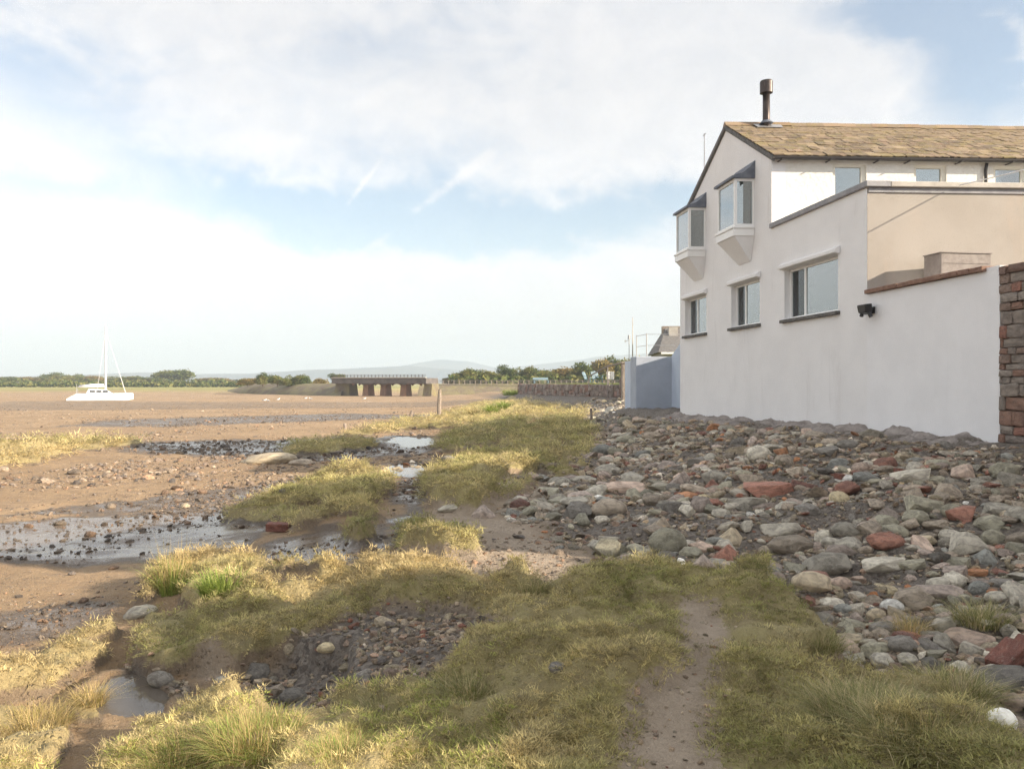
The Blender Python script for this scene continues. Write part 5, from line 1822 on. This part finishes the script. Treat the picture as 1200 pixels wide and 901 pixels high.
# photographed stones: u, v of the centre, width and height in pixels, colour, shape, label
KEY = [
    (784, 631, 43, 38, 'grey-green', 'rounded', 'large squarish grey-green boulder at the edge of the rubble above the turf'),
    (717, 641, 38, 32, 'grey-green', 'angular', 'pyramid-shaped grey boulder beside the muddy path'),
    (678, 597, 36, 27, 'dark grey', 'angular', 'blocky dark boulder touching the long brown-grey boulder'),
    (715, 592, 44, 26, 'brown-grey', 'rounded', 'long rounded brown-grey boulder touching the blocky dark one'),
    (736, 570, 48, 19, 'pinkish', 'flat', 'flat speckled pinkish slab above the long brown-grey boulder'),
    (806, 597, 20, 18, 'pale grey', 'angular', 'small pale angular block above the squarish boulder'),
    (806, 580, 28, 12, 'orange', 'angular', 'broken orange brick lump in the middle of the rubble'),
    (852, 646, 33, 22, 'red', 'angular', 'red sandstone lump below the beige humped stone'),
    (857, 627, 32, 25, 'tan', 'angular', 'humped beige stone above the red sandstone lump'),
    (827, 657, 28, 20, 'mauve-grey', 'angular', 'pinkish grey block at the turf edge below the squarish boulder'),
    (877, 588, 42, 13, 'grey', 'slab', 'long flat grey slab under the tilted red slab'),
    (904, 572, 56, 20, 'red', 'slab', 'long tilted red sandstone slab in the middle of the bank'),
    (943, 568, 30, 20, 'dark red', 'angular', 'dark red block against the end of the tilted red slab'),
    (891, 529, 31, 22, 'pale grey', 'rounded', 'pale rounded boulder high on the bank below the white wall'),
    (697, 510, 32, 9, 'red', 'slab', 'flat broken red brickwork beside the far turf'),
    (706, 526, 28, 17, 'blue-grey', 'rounded', 'blue-grey rounded boulder beside the far turf'),
    (734, 514, 26, 14, 'grey-green', 'rounded', 'grey-green boulder higher up from the blue-grey one'),
    (817, 540, 32, 13, 'dark grey', 'slab', 'dark flat slab on the upper bank'),
    (992, 560, 24, 13, 'white', 'angular', 'bright white stone on the upper bank'),
    (1018, 558, 30, 14, 'blue-grey', 'flat', 'flat blue-grey stone beside the bright white one'),
    (1069, 557, 46, 18, 'pale grey', 'slab', 'broad pale speckled slab below the garden wall'),
    (1083, 588, 44, 26, 'grey-green', 'angular', 'sharp-edged greenish slab pointing towards the path'),
    (1114, 575, 34, 24, 'brown-grey', 'angular', 'brown boulder behind the sharp-edged greenish slab'),
    (1076, 604, 32, 20, 'grey-green', 'flat', 'rough greenish stone in front of the sharp-edged slab'),
    (1118, 596, 28, 18, 'grey-green', 'rounded', 'smooth rounded cobble with a pale top below the brown boulder'),
    (1040, 611, 38, 22, 'grey-green', 'angular', 'grey-green block with an orange stained top'),
    (1043, 632, 45, 22, 'red', 'rounded', 'large rounded red stone at the middle of the rubble'),
    (918, 620, 46, 22, 'grey', 'flat', 'smooth flat grey boulder above the brown flat one'),
    (929, 637, 50, 24, 'brown-grey', 'flat', 'wide flat brown boulder below the smooth grey one'),
    (967, 627, 22, 20, 'pale grey', 'angular', 'pale pointed stone beside the wide brown boulder'),
    (975, 660, 58, 30, 'grey', 'flat', 'big leaning grey slab behind the large oval stone'),
    (955, 681, 44, 30, 'tan', 'flat', 'large oval beige-grey stone near the turf edge'),
    (986, 682, 26, 18, 'pinkish', 'rounded', 'tan cobble tucked beside the large oval stone'),
    (1037, 661, 48, 16, 'pale grey', 'slab', 'layered cream-coloured slab below the large red stone'),
    (1048, 709, 30, 18, 'white', 'rounded', 'smooth white oval cobble'),
    (1029, 719, 24, 18, 'tan', 'rounded', 'beige egg-shaped cobble below the white oval one'),
    (1070, 700, 62, 32, 'brown-grey', 'flat', 'broad brown slab behind the white oval cobble'),
    (989, 712, 20, 14, 'blue-grey', 'rounded', 'small dark blue cobble near the point of the turf'),
    (1110, 693, 50, 17, 'mauve-grey', 'flat', 'long mauve-grey stone behind the grass tuft'),
    (1150, 687, 26, 18, 'blue-grey', 'rounded', 'dark blue rounded cobble beside the mauve-grey stone'),
    (1147, 671, 25, 9, 'orange', 'slab', 'flat orange brick fragment'),
    (1170, 698, 27, 15, 'pale grey', 'rounded', 'pale green-grey cobble between the dark blue cobble and the old wall side'),
    (1137, 635, 46, 30, 'grey', 'angular', 'angular flat grey boulder with a pointed top'),
    (1167, 628, 30, 22, 'grey-green', 'rounded', 'round green-grey boulder beside the angular pointed grey one'),
    (1159, 612, 46, 20, 'grey-green', 'flat', 'long flat green-grey boulder above the round one'),
    (1108, 731, 46, 22, 'grey', 'flat', 'flat grey stone behind the big tussock'),
    (1142, 749, 56, 22, 'pinkish', 'flat', 'pinkish brown flat stone behind the red bricks'),
    (1184, 738, 26, 22, 'grey', 'angular', 'grey pointed stone above the red bricks'),
    (1176, 842, 34, 34, 'white', 'rounded', 'white boulder beside the big tussock'),
    (1178, 800, 72, 15, 'dark grey', 'slab', 'dark slate slab under the red bricks'),
    (1192, 822, 32, 26, 'pinkish', 'angular', 'pinkish block between dark slab and white boulder'),
    (1043, 736, 42, 16, 'dark grey', 'flat', 'black damp stone below the egg-shaped cobble'),
    (1182, 549, 36, 25, 'grey-green', 'rounded', 'grey-green boulder at the foot of the old stone wall'),
    (985, 543, 30, 14, 'blue-grey', 'slab', 'dark blue slab below the footing'),
    (995, 519, 22, 12, 'dark grey', 'flat', 'small dark stone close under the footing'),
    (972, 527, 28, 17, 'dark grey', 'angular', 'dark angular stone close under the footing'),
    (162, 716, 38, 18, 'grey', 'rounded', 'smooth grey boulder lying on the turf edge by the mud'),
    (383, 757, 26, 14, 'buff', 'rounded', 'yellow buff stone in the turf hollow'),
    (297, 787, 38, 26, 'dark grey', 'rounded', 'dark rounded boulder half sunk in the turf hollow'),
    (320, 808, 27, 12, 'brown-grey', 'slab', 'flat brown stone in front of the dark sunken boulder'),
    (343, 815, 34, 20, 'dark grey', 'rounded', 'wet dark stone beside the flat brown one'),
    (259, 798, 22, 14, 'grey', 'rounded', 'small grey stone beside the dark sunken boulder'),
    (186, 798, 30, 20, 'dark grey', 'rounded', 'dark stone at the puddle edge'),
    (144, 819, 18, 10, 'tan', 'rounded', 'tan cobble lying in the puddle'),
    (339, 759, 14, 16, 'tan', 'rounded', 'upright tan cobble beside the buff stone'),
    (426, 790, 25, 14, 'dark grey', 'angular', 'dark angular stone in the gravel hollow'),
    (529, 595, 33, 11, 'pale grey', 'flat', 'flat pale stone in the path at the turf edge'),
    (568, 599, 30, 20, 'mauve-grey', 'angular', 'mauve block beside the path below the turf'),
    (654, 781, 22, 14, 'dark grey', 'rounded', 'dark round stone in the small gravel hollow'),
    (449, 728, 22, 13, 'tan', 'flat', 'yellowish grey stone at the back of the gravel hollow'),
    (525, 537, 18, 11, 'dark grey', 'rounded', 'dark boulder beside the muddy creek'),
    (331, 575, 13, 8, 'dark grey', 'angular', 'dark stone at the back edge of the turf island'),
    (361, 570, 15, 8, 'dark red', 'slab', 'dark brick on the back edge of the turf island'),
    (216, 592, 11, 8, 'tan', 'rounded', 'tan cobble alone on the wet mud'),
    (312, 538, 62, 13, 'tan', 'rounded', 'long sandy lump lying across the dark mud'),
    (352, 541, 30, 10, 'brown-grey', 'rounded', 'brown lump at the end of the long sandy lump'),
]
PLACED = []          # x, y, radius


def stone_object(mesh, colname, x, y, z, sx, sy, sz, rz, tilt, label, group):
    o = link('stone', mesh, None, (x, y, z), (tilt[0], tilt[1], rz), (sx, sy, sz))
    k = random.uniform(0.75, 1.5)
    c = COLOURS[colname]
    o.color = (c[0] * k * 2.0, c[1] * k * 2.03, c[2] * k * 1.95, 1)
    tag(o, label, 'stone', group)
    PLACED.append((x, y, max(sx, sy)))
    return o


used_labels = set()
for (u, v, w, h, cn, sh, lab) in KEY:
    x, y, z = place(u, v + h * 0.38)
    sx = w / F * y * 0.5
    sz = max(h / F * y * 0.52, sx * 0.28)
    sy = sx * random.uniform(0.65, 0.9)
    o = stone_object(random.choice(SHAPES[sh]), cn, x, y + sy * 0.5, z + sz * 0.35, sx * 1.06, sy, sz, random.uniform(-0.25, 0.25) + random.choice((0, math.pi)), (random.uniform(-.1, .1), random.uniform(-.12, .12)), lab, 'stones of the shore bank')
    used_labels.add(lab)

# red bricks: individual bricks lying at the rubble edge and on the mud
BR = MB().box((-0.5, -0.5, -0.5), (0.5, 0.5, 0.5)).mesh('brick', MAT['stone'], bevel=0.05)
for (u, v, w, rz, tl, lab) in ((1180, 776, 52, 0.55, (0.1, -0.35), 'red brick lying tilted on the dark slate slab'), (1196, 765, 40, 0.6, (0.15, -0.4), 'second red brick behind the tilted one at the rubble edge'),
                               (326, 618, 26, 0.05, (0.05, 0.04), 'single red brick lying on the mud before the turf island'),
                               (985, 557, 18, 0.8, (0.1, 0.1), 'small red brick below the bright white stone'), (1057, 551, 17, 0.2, (0.0, 0.15), 'red brick beside the broad pale slab')):
    x, y, z = place(u, v + 5)
    L = w / F * y
    o = link('brick', BR, None, (x, y, z + L * 0.22), (tl[0], tl[1], rz), (L, L * 0.5, L * 0.36))
    o.color = (0.26, 0.10, 0.07, 1)
    tag(o, lab, 'brick', 'loose bricks on the shore')
    PLACED.append((x, y, L * 0.6))

# the rest of the rubble
CN = list(COLOURS)
CW = np.array([0.17, 0.19, 0.19, 0.12, 0.05, 0.04, 0.11, 0.06, 0.05, 0.035, 0.014, 0.008, 0.01, 0.02])
CW /= CW.sum()
SN = ['rounded', 'angular', 'flat', 'slab']
cand = []
nc = 60000
th = rng.uniform(math.atan(-0.12), math.atan(0.72), nc)
ry = np.exp(rng.uniform(math.log(3.2), math.log(62), nc))
cx_, cy_ = ry * np.tan(th), ry
ff = fields(cx_, cy_)
dens = N2.fbm(cx_ * 0.8, cy_ * 0.8, 3)
ok = (ff['bank'] > 0.35) & (rng.random(nc) < np.clip(0.5 + dens * 2.4, 0.05, 1))
# not inside the walls
lineq = 9.5 - 0.121 * cy_ - cx_
ok &= (lineq > 1.15) | (cy_ > 37)
ok &= ~((cy_ > 33) & (cy_ < 48) & (lineq < 0.3) & (cy_ < 37.5))
xwall = np.interp(cy_, [58, 114], [7.75, 0.9])
ok &= ~((cy_ > 48) & (cx_ > xwall - 0.4))
# cells for overlap tests
grid = {}


def near_ok(x, y, r):
    gx, gy = int(x // 0.6), int(y // 0.6)
    for i in range(gx - 1, gx + 2):
        for j in range(gy - 1, gy + 2):
            for (a, b, c) in grid.get((i, j), ()):
                if (a - x) ** 2 + (b - y) ** 2 < (0.78 * (c + r)) ** 2:
                    return False
    return True


def put_grid(x, y, r):
    grid.setdefault((int(x // 0.6), int(y // 0.6)), []).append((x, y, r))


for p in PLACED:
    put_grid(*p)
idx = np.nonzero(ok)[0]
size = np.clip(rng.lognormal(math.log(0.043), 0.66, nc), 0.015, np.minimum(0.20, 0.015 * cy_ + 0.015)) * np.clip(0.85 + cy_ / 60, 0.85, 1.5)
order = idx[np.argsort(-size[idx])]
got = []
for i in order:
    if near_ok(cx_[i], cy_[i], size[i]):
        put_grid(cx_[i], cy_[i], size[i])
        got.append(i)
        if len(got) > 14000:
            break
got = np.array(got)
px_size = size[got] * F / cy_[got]
rank = got[np.argsort(-px_size)]
N_THING = 215
things, rest = rank[:N_THING], rank[N_THING:]
keyuv = []
for (u, v, w, h, cn, sh, lab) in KEY[:56]:
    keyuv.append((u, v, lab))
SHORT = ['the squarish grey-green boulder', 'the pyramid-shaped boulder', 'the blocky dark boulder', 'the long brown-grey boulder', 'the flat speckled pinkish slab', 'the small pale angular block',
         'the broken orange brick lump', 'the red sandstone lump', 'the humped beige stone', 'the pinkish grey block', 'the long flat grey slab', 'the long tilted red slab', 'the dark red block',
         'the pale rounded boulder', 'the flat broken red brickwork', 'the blue-grey far boulder', 'the grey-green far boulder', 'the dark flat upper slab', 'the bright white stone', 'the flat blue-grey stone',
         'the broad pale speckled slab', 'the sharp-edged greenish slab', 'the brown boulder', 'the rough greenish stone', 'the smooth pale-topped cobble', 'the orange-topped block', 'the large rounded red stone',
         'the smooth flat grey boulder', 'the wide flat brown boulder', 'the pale pointed stone', 'the big leaning grey slab', 'the large oval stone', 'the tan cobble', 'the layered cream slab', 'the white oval cobble',
         'the beige egg-shaped cobble', 'the broad brown slab', 'the small dark blue cobble', 'the long mauve-grey stone', 'the dark blue rounded cobble', 'the flat orange fragment', 'the pale green-grey cobble',
         'the angular pointed grey boulder', 'the round green-grey boulder', 'the long flat green-grey boulder', 'the flat grey stone by the tussock', 'the pinkish brown flat stone', 'the grey pointed stone',
         'the white boulder', 'the dark slate slab', 'the pinkish block', 'the black damp stone', 'the boulder by the old wall', 'the dark blue slab', 'the small dark footing stone', 'the dark angular footing stone']


def rubble_label(u, v, pxs, cn, sh):
    szw = 'sizeable' if pxs > 15 else ('mid-sized' if pxs > 10 else 'small')
    ds = sorted(((u - a) ** 2 + (2 * (v - b)) ** 2, k) for k, (a, b, _) in enumerate(keyuv))
    for d2, k in ds[:14]:
        a, b, _ = keyuv[k]
        du, dv = u - a, 2 * (v - b)
        dist = math.sqrt(d2)
        q = 'just ' if dist < 45 else ('' if dist < 110 else 'well ')
        rel = ('to the right of' if du > 0 else 'to the left of') if abs(du) > abs(dv) else ('below' if dv > 0 else 'above')
        lab = f'{szw} {cn} {sh} stone {q}{rel} {SHORT[k]}'
        if lab not in used_labels and len(lab.split()) <= 16:
            used_labels.add(lab)
            return lab
    return f'{szw} {cn} {sh} stone lying loose in the rubble bank'


fz = fields(cx_[got], cy_[got])['z']
zmap = dict(zip(got.tolist(), fz.tolist()))
rcol = rng.choice(len(CN), nc, p=CW)
rsh = rng.choice(4, nc, p=[0.12, 0.40, 0.28, 0.20])
for i in things:
    x, y, r = cx_[i], cy_[i], size[i]
    cn, sh = CN[rcol[i]], SN[rsh[i]]
    if cn == 'white': cn = 'pale grey'
    sz = r * {'rounded': 0.62, 'angular': 0.66, 'flat': 0.42, 'slab': 0.55}[sh] * rng.uniform(0.85, 1.2)
    z = zmap[int(i)] + sz * 0.16
    u, v = CX + F * x / y, HV - F * (z - CAMZ) / y
    stone_object(random.choice(SHAPES[sh]), cn, x, y, z, r * rng.uniform(0.95, 1.25), r * rng.uniform(0.7, 0.95), sz, rng.uniform(0, 6.28), (rng.normal(0, 0.14), rng.normal(0, 0.14)),
                 rubble_label(u, v, r * 2 * F / y, cn, sh), 'stones of the shore bank')

# ------------------------------------------------------------------ scattered stuff: geometry-node instances of small sources
HIDDEN = {}


def source_collection(name, meshes):
    c = bpy.data.collections.new(name)
    for i, me in enumerate(meshes):
        o = bpy.data.objects.new(f'{name}_{i:02d}', me)
        c.objects.link(o)
    return c


def scatter(name, label, coll, pos, rot, scl, idx_, col):
    n = len(pos)
    me = bpy.data.meshes.new(name)
    me.vertices.add(n)
    me.vertices.foreach_set('co', np.asarray(pos, np.float32).ravel())
    a = me.attributes.new('rot', 'FLOAT_VECTOR', 'POINT'); a.data.foreach_set('vector', np.asarray(rot, np.float32).ravel())
    a = me.attributes.new('scl', 'FLOAT_VECTOR', 'POINT'); a.data.foreach_set('vector', np.asarray(scl, np.float32).ravel())
    a = me.attributes.new('idx', 'INT', 'POINT'); a.data.foreach_set('value', np.asarray(idx_, np.int32))
    a = me.attributes.new('col', 'FLOAT_COLOR', 'POINT')
    c4 = np.ones((n, 4), np.float32); c4[:, :3] = col
    a.data.foreach_set('color', c4.ravel())
    o = link(name, me)
    ng = bpy.data.node_groups.new('scatter_' + name, 'GeometryNodeTree')
    ng.interface.new_socket('Geometry', in_out='INPUT', socket_type='NodeSocketGeometry')
    ng.interface.new_socket('Geometry', in_out='OUTPUT', socket_type='NodeSocketGeometry')
    N = ng.nodes.new
    gi, go = N('NodeGroupInput'), N('NodeGroupOutput')
    ci = N('GeometryNodeCollectionInfo')
    ci.inputs['Collection'].default_value = coll
    ci.inputs['Separate Children'].default_value = True
    ci.inputs['Reset Children'].default_value = True
    ip = N('GeometryNodeInstanceOnPoints')
    ip.inputs['Pick Instance'].default_value = True

    def na(nm, ty):
        k = N('GeometryNodeInputNamedAttribute')
        k.data_type = ty
        k.inputs['Name'].default_value = nm
        return [s_ for s_ in k.outputs if s_.enabled and s_.name == 'Attribute'][0]
    L = ng.links.new
    L(gi.outputs[0], ip.inputs['Points'])
    L(ci.outputs[0], ip.inputs['Instance'])
    L(na('idx', 'INT'), ip.inputs['Instance Index'])
    L(na('rot', 'FLOAT_VECTOR'), ip.inputs['Rotation'])
    L(na('scl', 'FLOAT_VECTOR'), ip.inputs['Scale'])
    L(ip.outputs[0], go.inputs[0])
    md = o.modifiers.new('scatter', 'NODES')
    md.node_group = ng
    return tag(o, label, kind='stuff')


low = []
for i, k in enumerate(['rounded', 'angular', 'flat', 'angular', 'rounded', 'slab']):
    me = stone_mesh(k, 900 + i, 2)
    me.materials.clear()
    me.materials.append(MAT['stone_inst'])
    low.append(me)
tiny = []
for i, k in enumerate(['rounded', 'angular', 'flat', 'angular']):
    me = stone_mesh(k, 950 + i, 1)
    me.materials.clear()
    me.materials.append(MAT['stone_inst'])
    tiny.append(me)
LOW, TINY = source_collection('rubble_source', low), source_collection('pebble_source', tiny)
PAL = np.array([COLOURS[c] for c in CN]) * np.array([2.05, 2.05, 1.95])


def stone_scatter(name, label, coll, nk, x, y, z, r, cols, sink=0.12, tilt=0.2):
    n = len(x)
    pos = np.column_stack([x, y, z + r * sink])
    rot = np.column_stack([rng.normal(0, tilt, n), rng.normal(0, tilt, n), rng.uniform(0, 6.28, n)])
    scl = np.column_stack([r * rng.uniform(0.9, 1.3, n), r * rng.uniform(0.65, 1.0, n), r * rng.uniform(0.35, 0.75, n)])
    scatter(name, label, coll, pos, rot, scl, rng.integers(0, nk, n), cols * rng.uniform(0.6, 1.5, (n, 1)))


zz = np.array([zmap[int(i)] for i in rest])
stone_scatter('rubble', 'smaller stones packed between the boulders of the shore bank', LOW, 6, cx_[rest], cy_[rest], zz, size[rest], PAL[rcol[rest]])

# shingle between the rubble stones and in the turf hollows
n = 60000
th = rng.uniform(math.atan(-0.5), math.atan(0.70), n)
ry = np.exp(rng.uniform(math.log(3.0), math.log(36), n))
x, y = ry * np.tan(th), ry
f = fields(x, y)
g = np.maximum(f['gravel'], f['bank'])
g = np.maximum(g, 0.31 * (f['path'] > 0.3) * (rng.random(n) < 0.35))
ok = (g > 0.3) & (rng.random(n) < g * np.clip(0.8 + N3.fbm(x * 1.2, y * 1.2, 3), 0.15, 1)) & ((9.5 - 0.121 * y - x) > 0.7)
x, y, z = x[ok], y[ok], f['z'][ok]
r = np.clip(rng.lognormal(math.log(0.020), 0.5, len(x)), 0.008, 0.06) * np.clip(y / 9, 0.8, 2.2) * np.where(f['path'][ok] > 0.3, 0.5, 1.0)
cols = PAL[rng.choice(len(CN), len(x), p=CW)] * np.where(f['gravel'][ok] > 0.5, 0.78, 0.85)[:, None] * np.array([1.0, 0.9, 0.8])
stone_scatter('shingle', 'dark shingle filling the rubble bank and the turf hollows', TINY, 4, x, y, z, r, cols, 0.2, 0.35)

# pebbles strewn over the mud flats
n = 80000
th = rng.uniform(math.atan(-0.72), math.atan(0.12), n)
ry = np.exp(rng.uniform(math.log(4.5), math.log(120), n))
x, y = ry * np.tan(th), ry
f = fields(x, y)
pat = N1.fbm(x * 0.35, y * 0.18, 4)
wetc = f['wet']
ok = (f['turf'] < 0.25) & (f['bank'] < 0.3) & (f['pud'] < 0.2) & (rng.random(n) < np.clip(0.34 + pat * 1.5 + 0.4 * wetc, 0.015, 0.9) * np.where(y > 70, np.clip((120 - y) / 60, 0, 1), 1))
x, y, z, wetc = x[ok], y[ok], f['z'][ok], wetc[ok]
r = np.clip(rng.lognormal(math.log(0.011), 0.6, len(x)), 0.005, 0.07) * np.clip(y / 9, 0.8, 2.6)
mc = np.array([(0.34, 0.26, 0.19), (0.27, 0.20, 0.15), (0.42, 0.33, 0.24), (0.20, 0.165, 0.14), (0.38, 0.24, 0.15)])
cols = mc[rng.integers(0, 5, len(x))] * (1 - 0.5 * wetc)[:, None]
stone_scatter('pebbles', 'small brown pebbles strewn over the mud flat', TINY, 4, x, y, z, r, cols, 0.15, 0.3)

# ------------------------------------------------------------------ grass
tufts = [blades_mesh('turf_tuft', 34, 0.075, 0.008, 0.030, 0.0030, 1.9, [(1, 1, 1)], 500 + i, 3, MAT['grass']) for i in range(5)]
tufts += [blades_mesh('long_tuft', 30, 0.06, 0.014, 0.046, 0.0025, 1.8, [(1, 1, 1)], 520 + i, 4, MAT['grass']) for i in range(4)]
TUFT = source_collection('tuft_source', tufts)
n = 120000
th = rng.uniform(math.atan(-0.74), math.atan(0.74), n)
ry = np.exp(rng.uniform(math.log(2.4), math.log(95), n))
x, y = ry * np.tan(th), ry
f = fields(x, y)
keepp = f['turf'] * np.clip(0.85 + 1.5 * N3.fbm(x * 1.7, y * 1.7, 3) + 0.9 * f['mound'] + 0.8 * f['pillow'], 0.06, 1.2)
ok = (f['turf'] > 0.22) & (rng.random(n) < keepp)
x, y, z = x[ok], y[ok], f['z'][ok]
straw, mound = f['straw'][ok], f['mound'][ok]
n = len(x)
k = np.clip(np.hypot(x, y) / 6.5, 0.75, 6.0)
longg = rng.random(n) < np.clip(0.03 + 0.5 * N2.fbm(x * 0.8 + 9, y * 0.8, 3) + 0.25 * (straw > 0.7), 0.02, 0.6)
fgm = (y < 4.6) & (x < 0.0)
longg |= fgm & (x < -0.4) & (rng.random(n) < 0.5)
ix = np.where(longg, 5 + rng.integers(0, 4, n), rng.integers(0, 5, n))
eps = 0.05
sx_ = (hgt(x + eps, y) - z) / eps
sy_ = (hgt(x, y + eps) - z) / eps
rot = np.column_stack([np.arctan(sy_) * 0.8 + rng.normal(0, 0.12, n), -np.arctan(sx_) * 0.8 + rng.normal(0, 0.12, n), rng.uniform(0, 6.28, n)])
hs = np.clip(k, 0.8, 2.4) ** 0.8 * rng.uniform(0.7, 1.35, n)
scl = np.column_stack([k, k, hs * 0.9])
tone = N1.fbm(x * 1.1 + 20, y * 1.1, 4) + rng.normal(0, 0.16, n)
st = np.clip(straw + tone * 0.75 + 0.10 * (mound > 0.1), 0, 1)
green = np.array([0.35, 0.355, 0.135])
olive = np.array([0.58, 0.52, 0.24])
strawc = np.array([0.72, 0.58, 0.31])
t1 = np.clip(st / 0.45, 0, 1)[:, None]
t2 = np.clip((st - 0.45) / 0.55, 0, 1)[:, None]
cols = (green * (1 - t1) + olive * t1) * (1 - t2) + strawc * t2
fresh = fgm & (tone > 0.05) & (rng.random(n) < 0.5)
cols[fresh] = np.array([0.42, 0.46, 0.13]) * rng.uniform(0.7, 1.2, (fresh.sum(), 1))
cols[fgm & (x < -0.3)] *= 1.25
dead = rng.random(n) < np.clip(0.22 - 0.5 * N3.fbm(x * 1.3 + 4, y * 1.3, 3), 0.05, 0.6)
cols[dead] = cols[dead] * 0.35 + np.array([0.40, 0.325, 0.205]) * 0.65
cols *= rng.uniform(0.5, 1.55, (n, 1))
scatter('grass', 'short matted salt-marsh turf covering the shore mounds', TUFT, np.column_stack([x, y, z - 0.004]), rot, scl, ix, cols)

# tussocks and reeds that stand out
GR = [(0.30, 0.295, 0.12), (0.42, 0.38, 0.18), (0.60, 0.50, 0.29), (0.22, 0.235, 0.085)]
ST = [(0.58, 0.44, 0.22), (0.48, 0.37, 0.17), (0.34, 0.29, 0.10)]
FG = [(0.30, 0.38, 0.09), (0.40, 0.45, 0.13), (0.22, 0.29, 0.07)]


def tussock(u, v, wpx, hpx, n, cols, seed, label, w=0.0018, lean=1.5, group='grass tussocks on the shore', extra=None):
    x, y, z = place(u, v)
    e = empty('grass_tussock', (x, y, z - 0.02), 0, label, 'grass', group)
    Wd, Hh = wpx / F * y, hpx / F * y
    link('blades', blades_mesh('blades', n, Wd * 0.32, Hh * 0.35, Hh * 1.05, max(w, y * 0.0004), lean, cols, seed, 4), e)
    if extra:
        link('seed_stalks', blades_mesh('seed_stalks', extra[0], Wd * 0.28, Hh * extra[1], Hh * extra[2], max(0.0018, y * 0.00035), 0.35, ST, seed + 1, 4), e)
    return e


tussock(1090, 862, 220, 40, 3600, GR, 801, 'big tussock of long drooping grass beside the white boulder', extra=(50, 0.8, 1.2))
tussock(1015, 838, 190, 38, 2600, GR, 802, 'broad tussock of fine pale grass joining the big one towards the path')
tussock(1120, 812, 130, 34, 1500, GR, 803, 'dark green tussock between the big tussock and the dark slate slab')
tussock(1150, 728, 90, 32, 700, GR, 804, 'grey green grass tuft growing out of the rubble by the mauve stone')
tussock(1066, 742, 55, 28, 450, ST, 805, 'small straw tuft beside the black damp stone')
tussock(205, 694, 62, 48, 420, FG, 806, 'clump of tall green reeds at the tip of the sunlit bank', 0.003, 0.7, extra=(120, 1.0, 1.6))
tussock(262, 694, 80, 34, 700, FG, 807, 'leafy green clump beside the tall reeds', 0.006, 0.8)
tussock(450, 838, 110, 28, 1500, GR, 808, 'rounded tussock overhanging the gravel hollow')
tussock(550, 812, 100, 28, 1400, GR, 809, 'dark tussock on the near side of the gravel hollow')
tussock(625, 692, 60, 22, 500, GR, 810, 'green tuft in the shade at the end of the sunlit bank')
tussock(960, 757, 80, 26, 800, GR, 811, 'soft grass tuft at the point of the turf among the rubble')
tussock(576, 485, 20, 16, 260, FG, 812, 'bright green clump in the far sunlit turf')
tussock(590, 479, 16, 14, 220, FG, 813, 'smaller bright green clump further along the far turf')
tussock(556, 489, 18, 14, 220, ST, 814, 'straw-coloured clump beside the bright green clump')
tussock(600, 463, 34, 10, 300, FG, 815, 'low green clump at the end of the sea wall')
tussock(300, 868, 170, 30, 2200, FG + ST, 816, 'sunlit tussock of fresh green and straw grass nearest the camera', extra=(140, 0.9, 1.35))
tussock(400, 892, 150, 26, 1500, FG + ST, 817, 'straw seed-head tussock beside the near sunlit one', extra=(120, 0.9, 1.5))
tussock(215, 885, 130, 28, 1500, FG + ST, 818, 'pale tussock at the puddle side of the near sunlit one', extra=(60, 0.9, 1.3))
tussock(105, 822, 55, 26, 500, ST, 819, 'small golden tussock standing beside the puddle')
tussock(40, 850, 120, 26, 1200, ST, 820, 'golden grass mound at the lower corner beyond the puddle')

# ------------------------------------------------------------------ haze
hz, nt, bs, out = new_mat('sea_haze')
nt.nodes.remove(bs)
pv = nt.nodes.new('ShaderNodeVolumePrincipled')
pv.inputs['Color'].default_value = (0.58, 0.68, 0.79, 1)
pv.inputs['Density'].default_value = 0.00042
nt.links.new(pv.outputs[0], out.inputs['Volume'])
hb = MB().box((-4700, -4700, -3.2), (4700, 4700, 175)).build('haze', hz)
tag(hb, 'thin pale sea haze over the flats', kind='stuff')
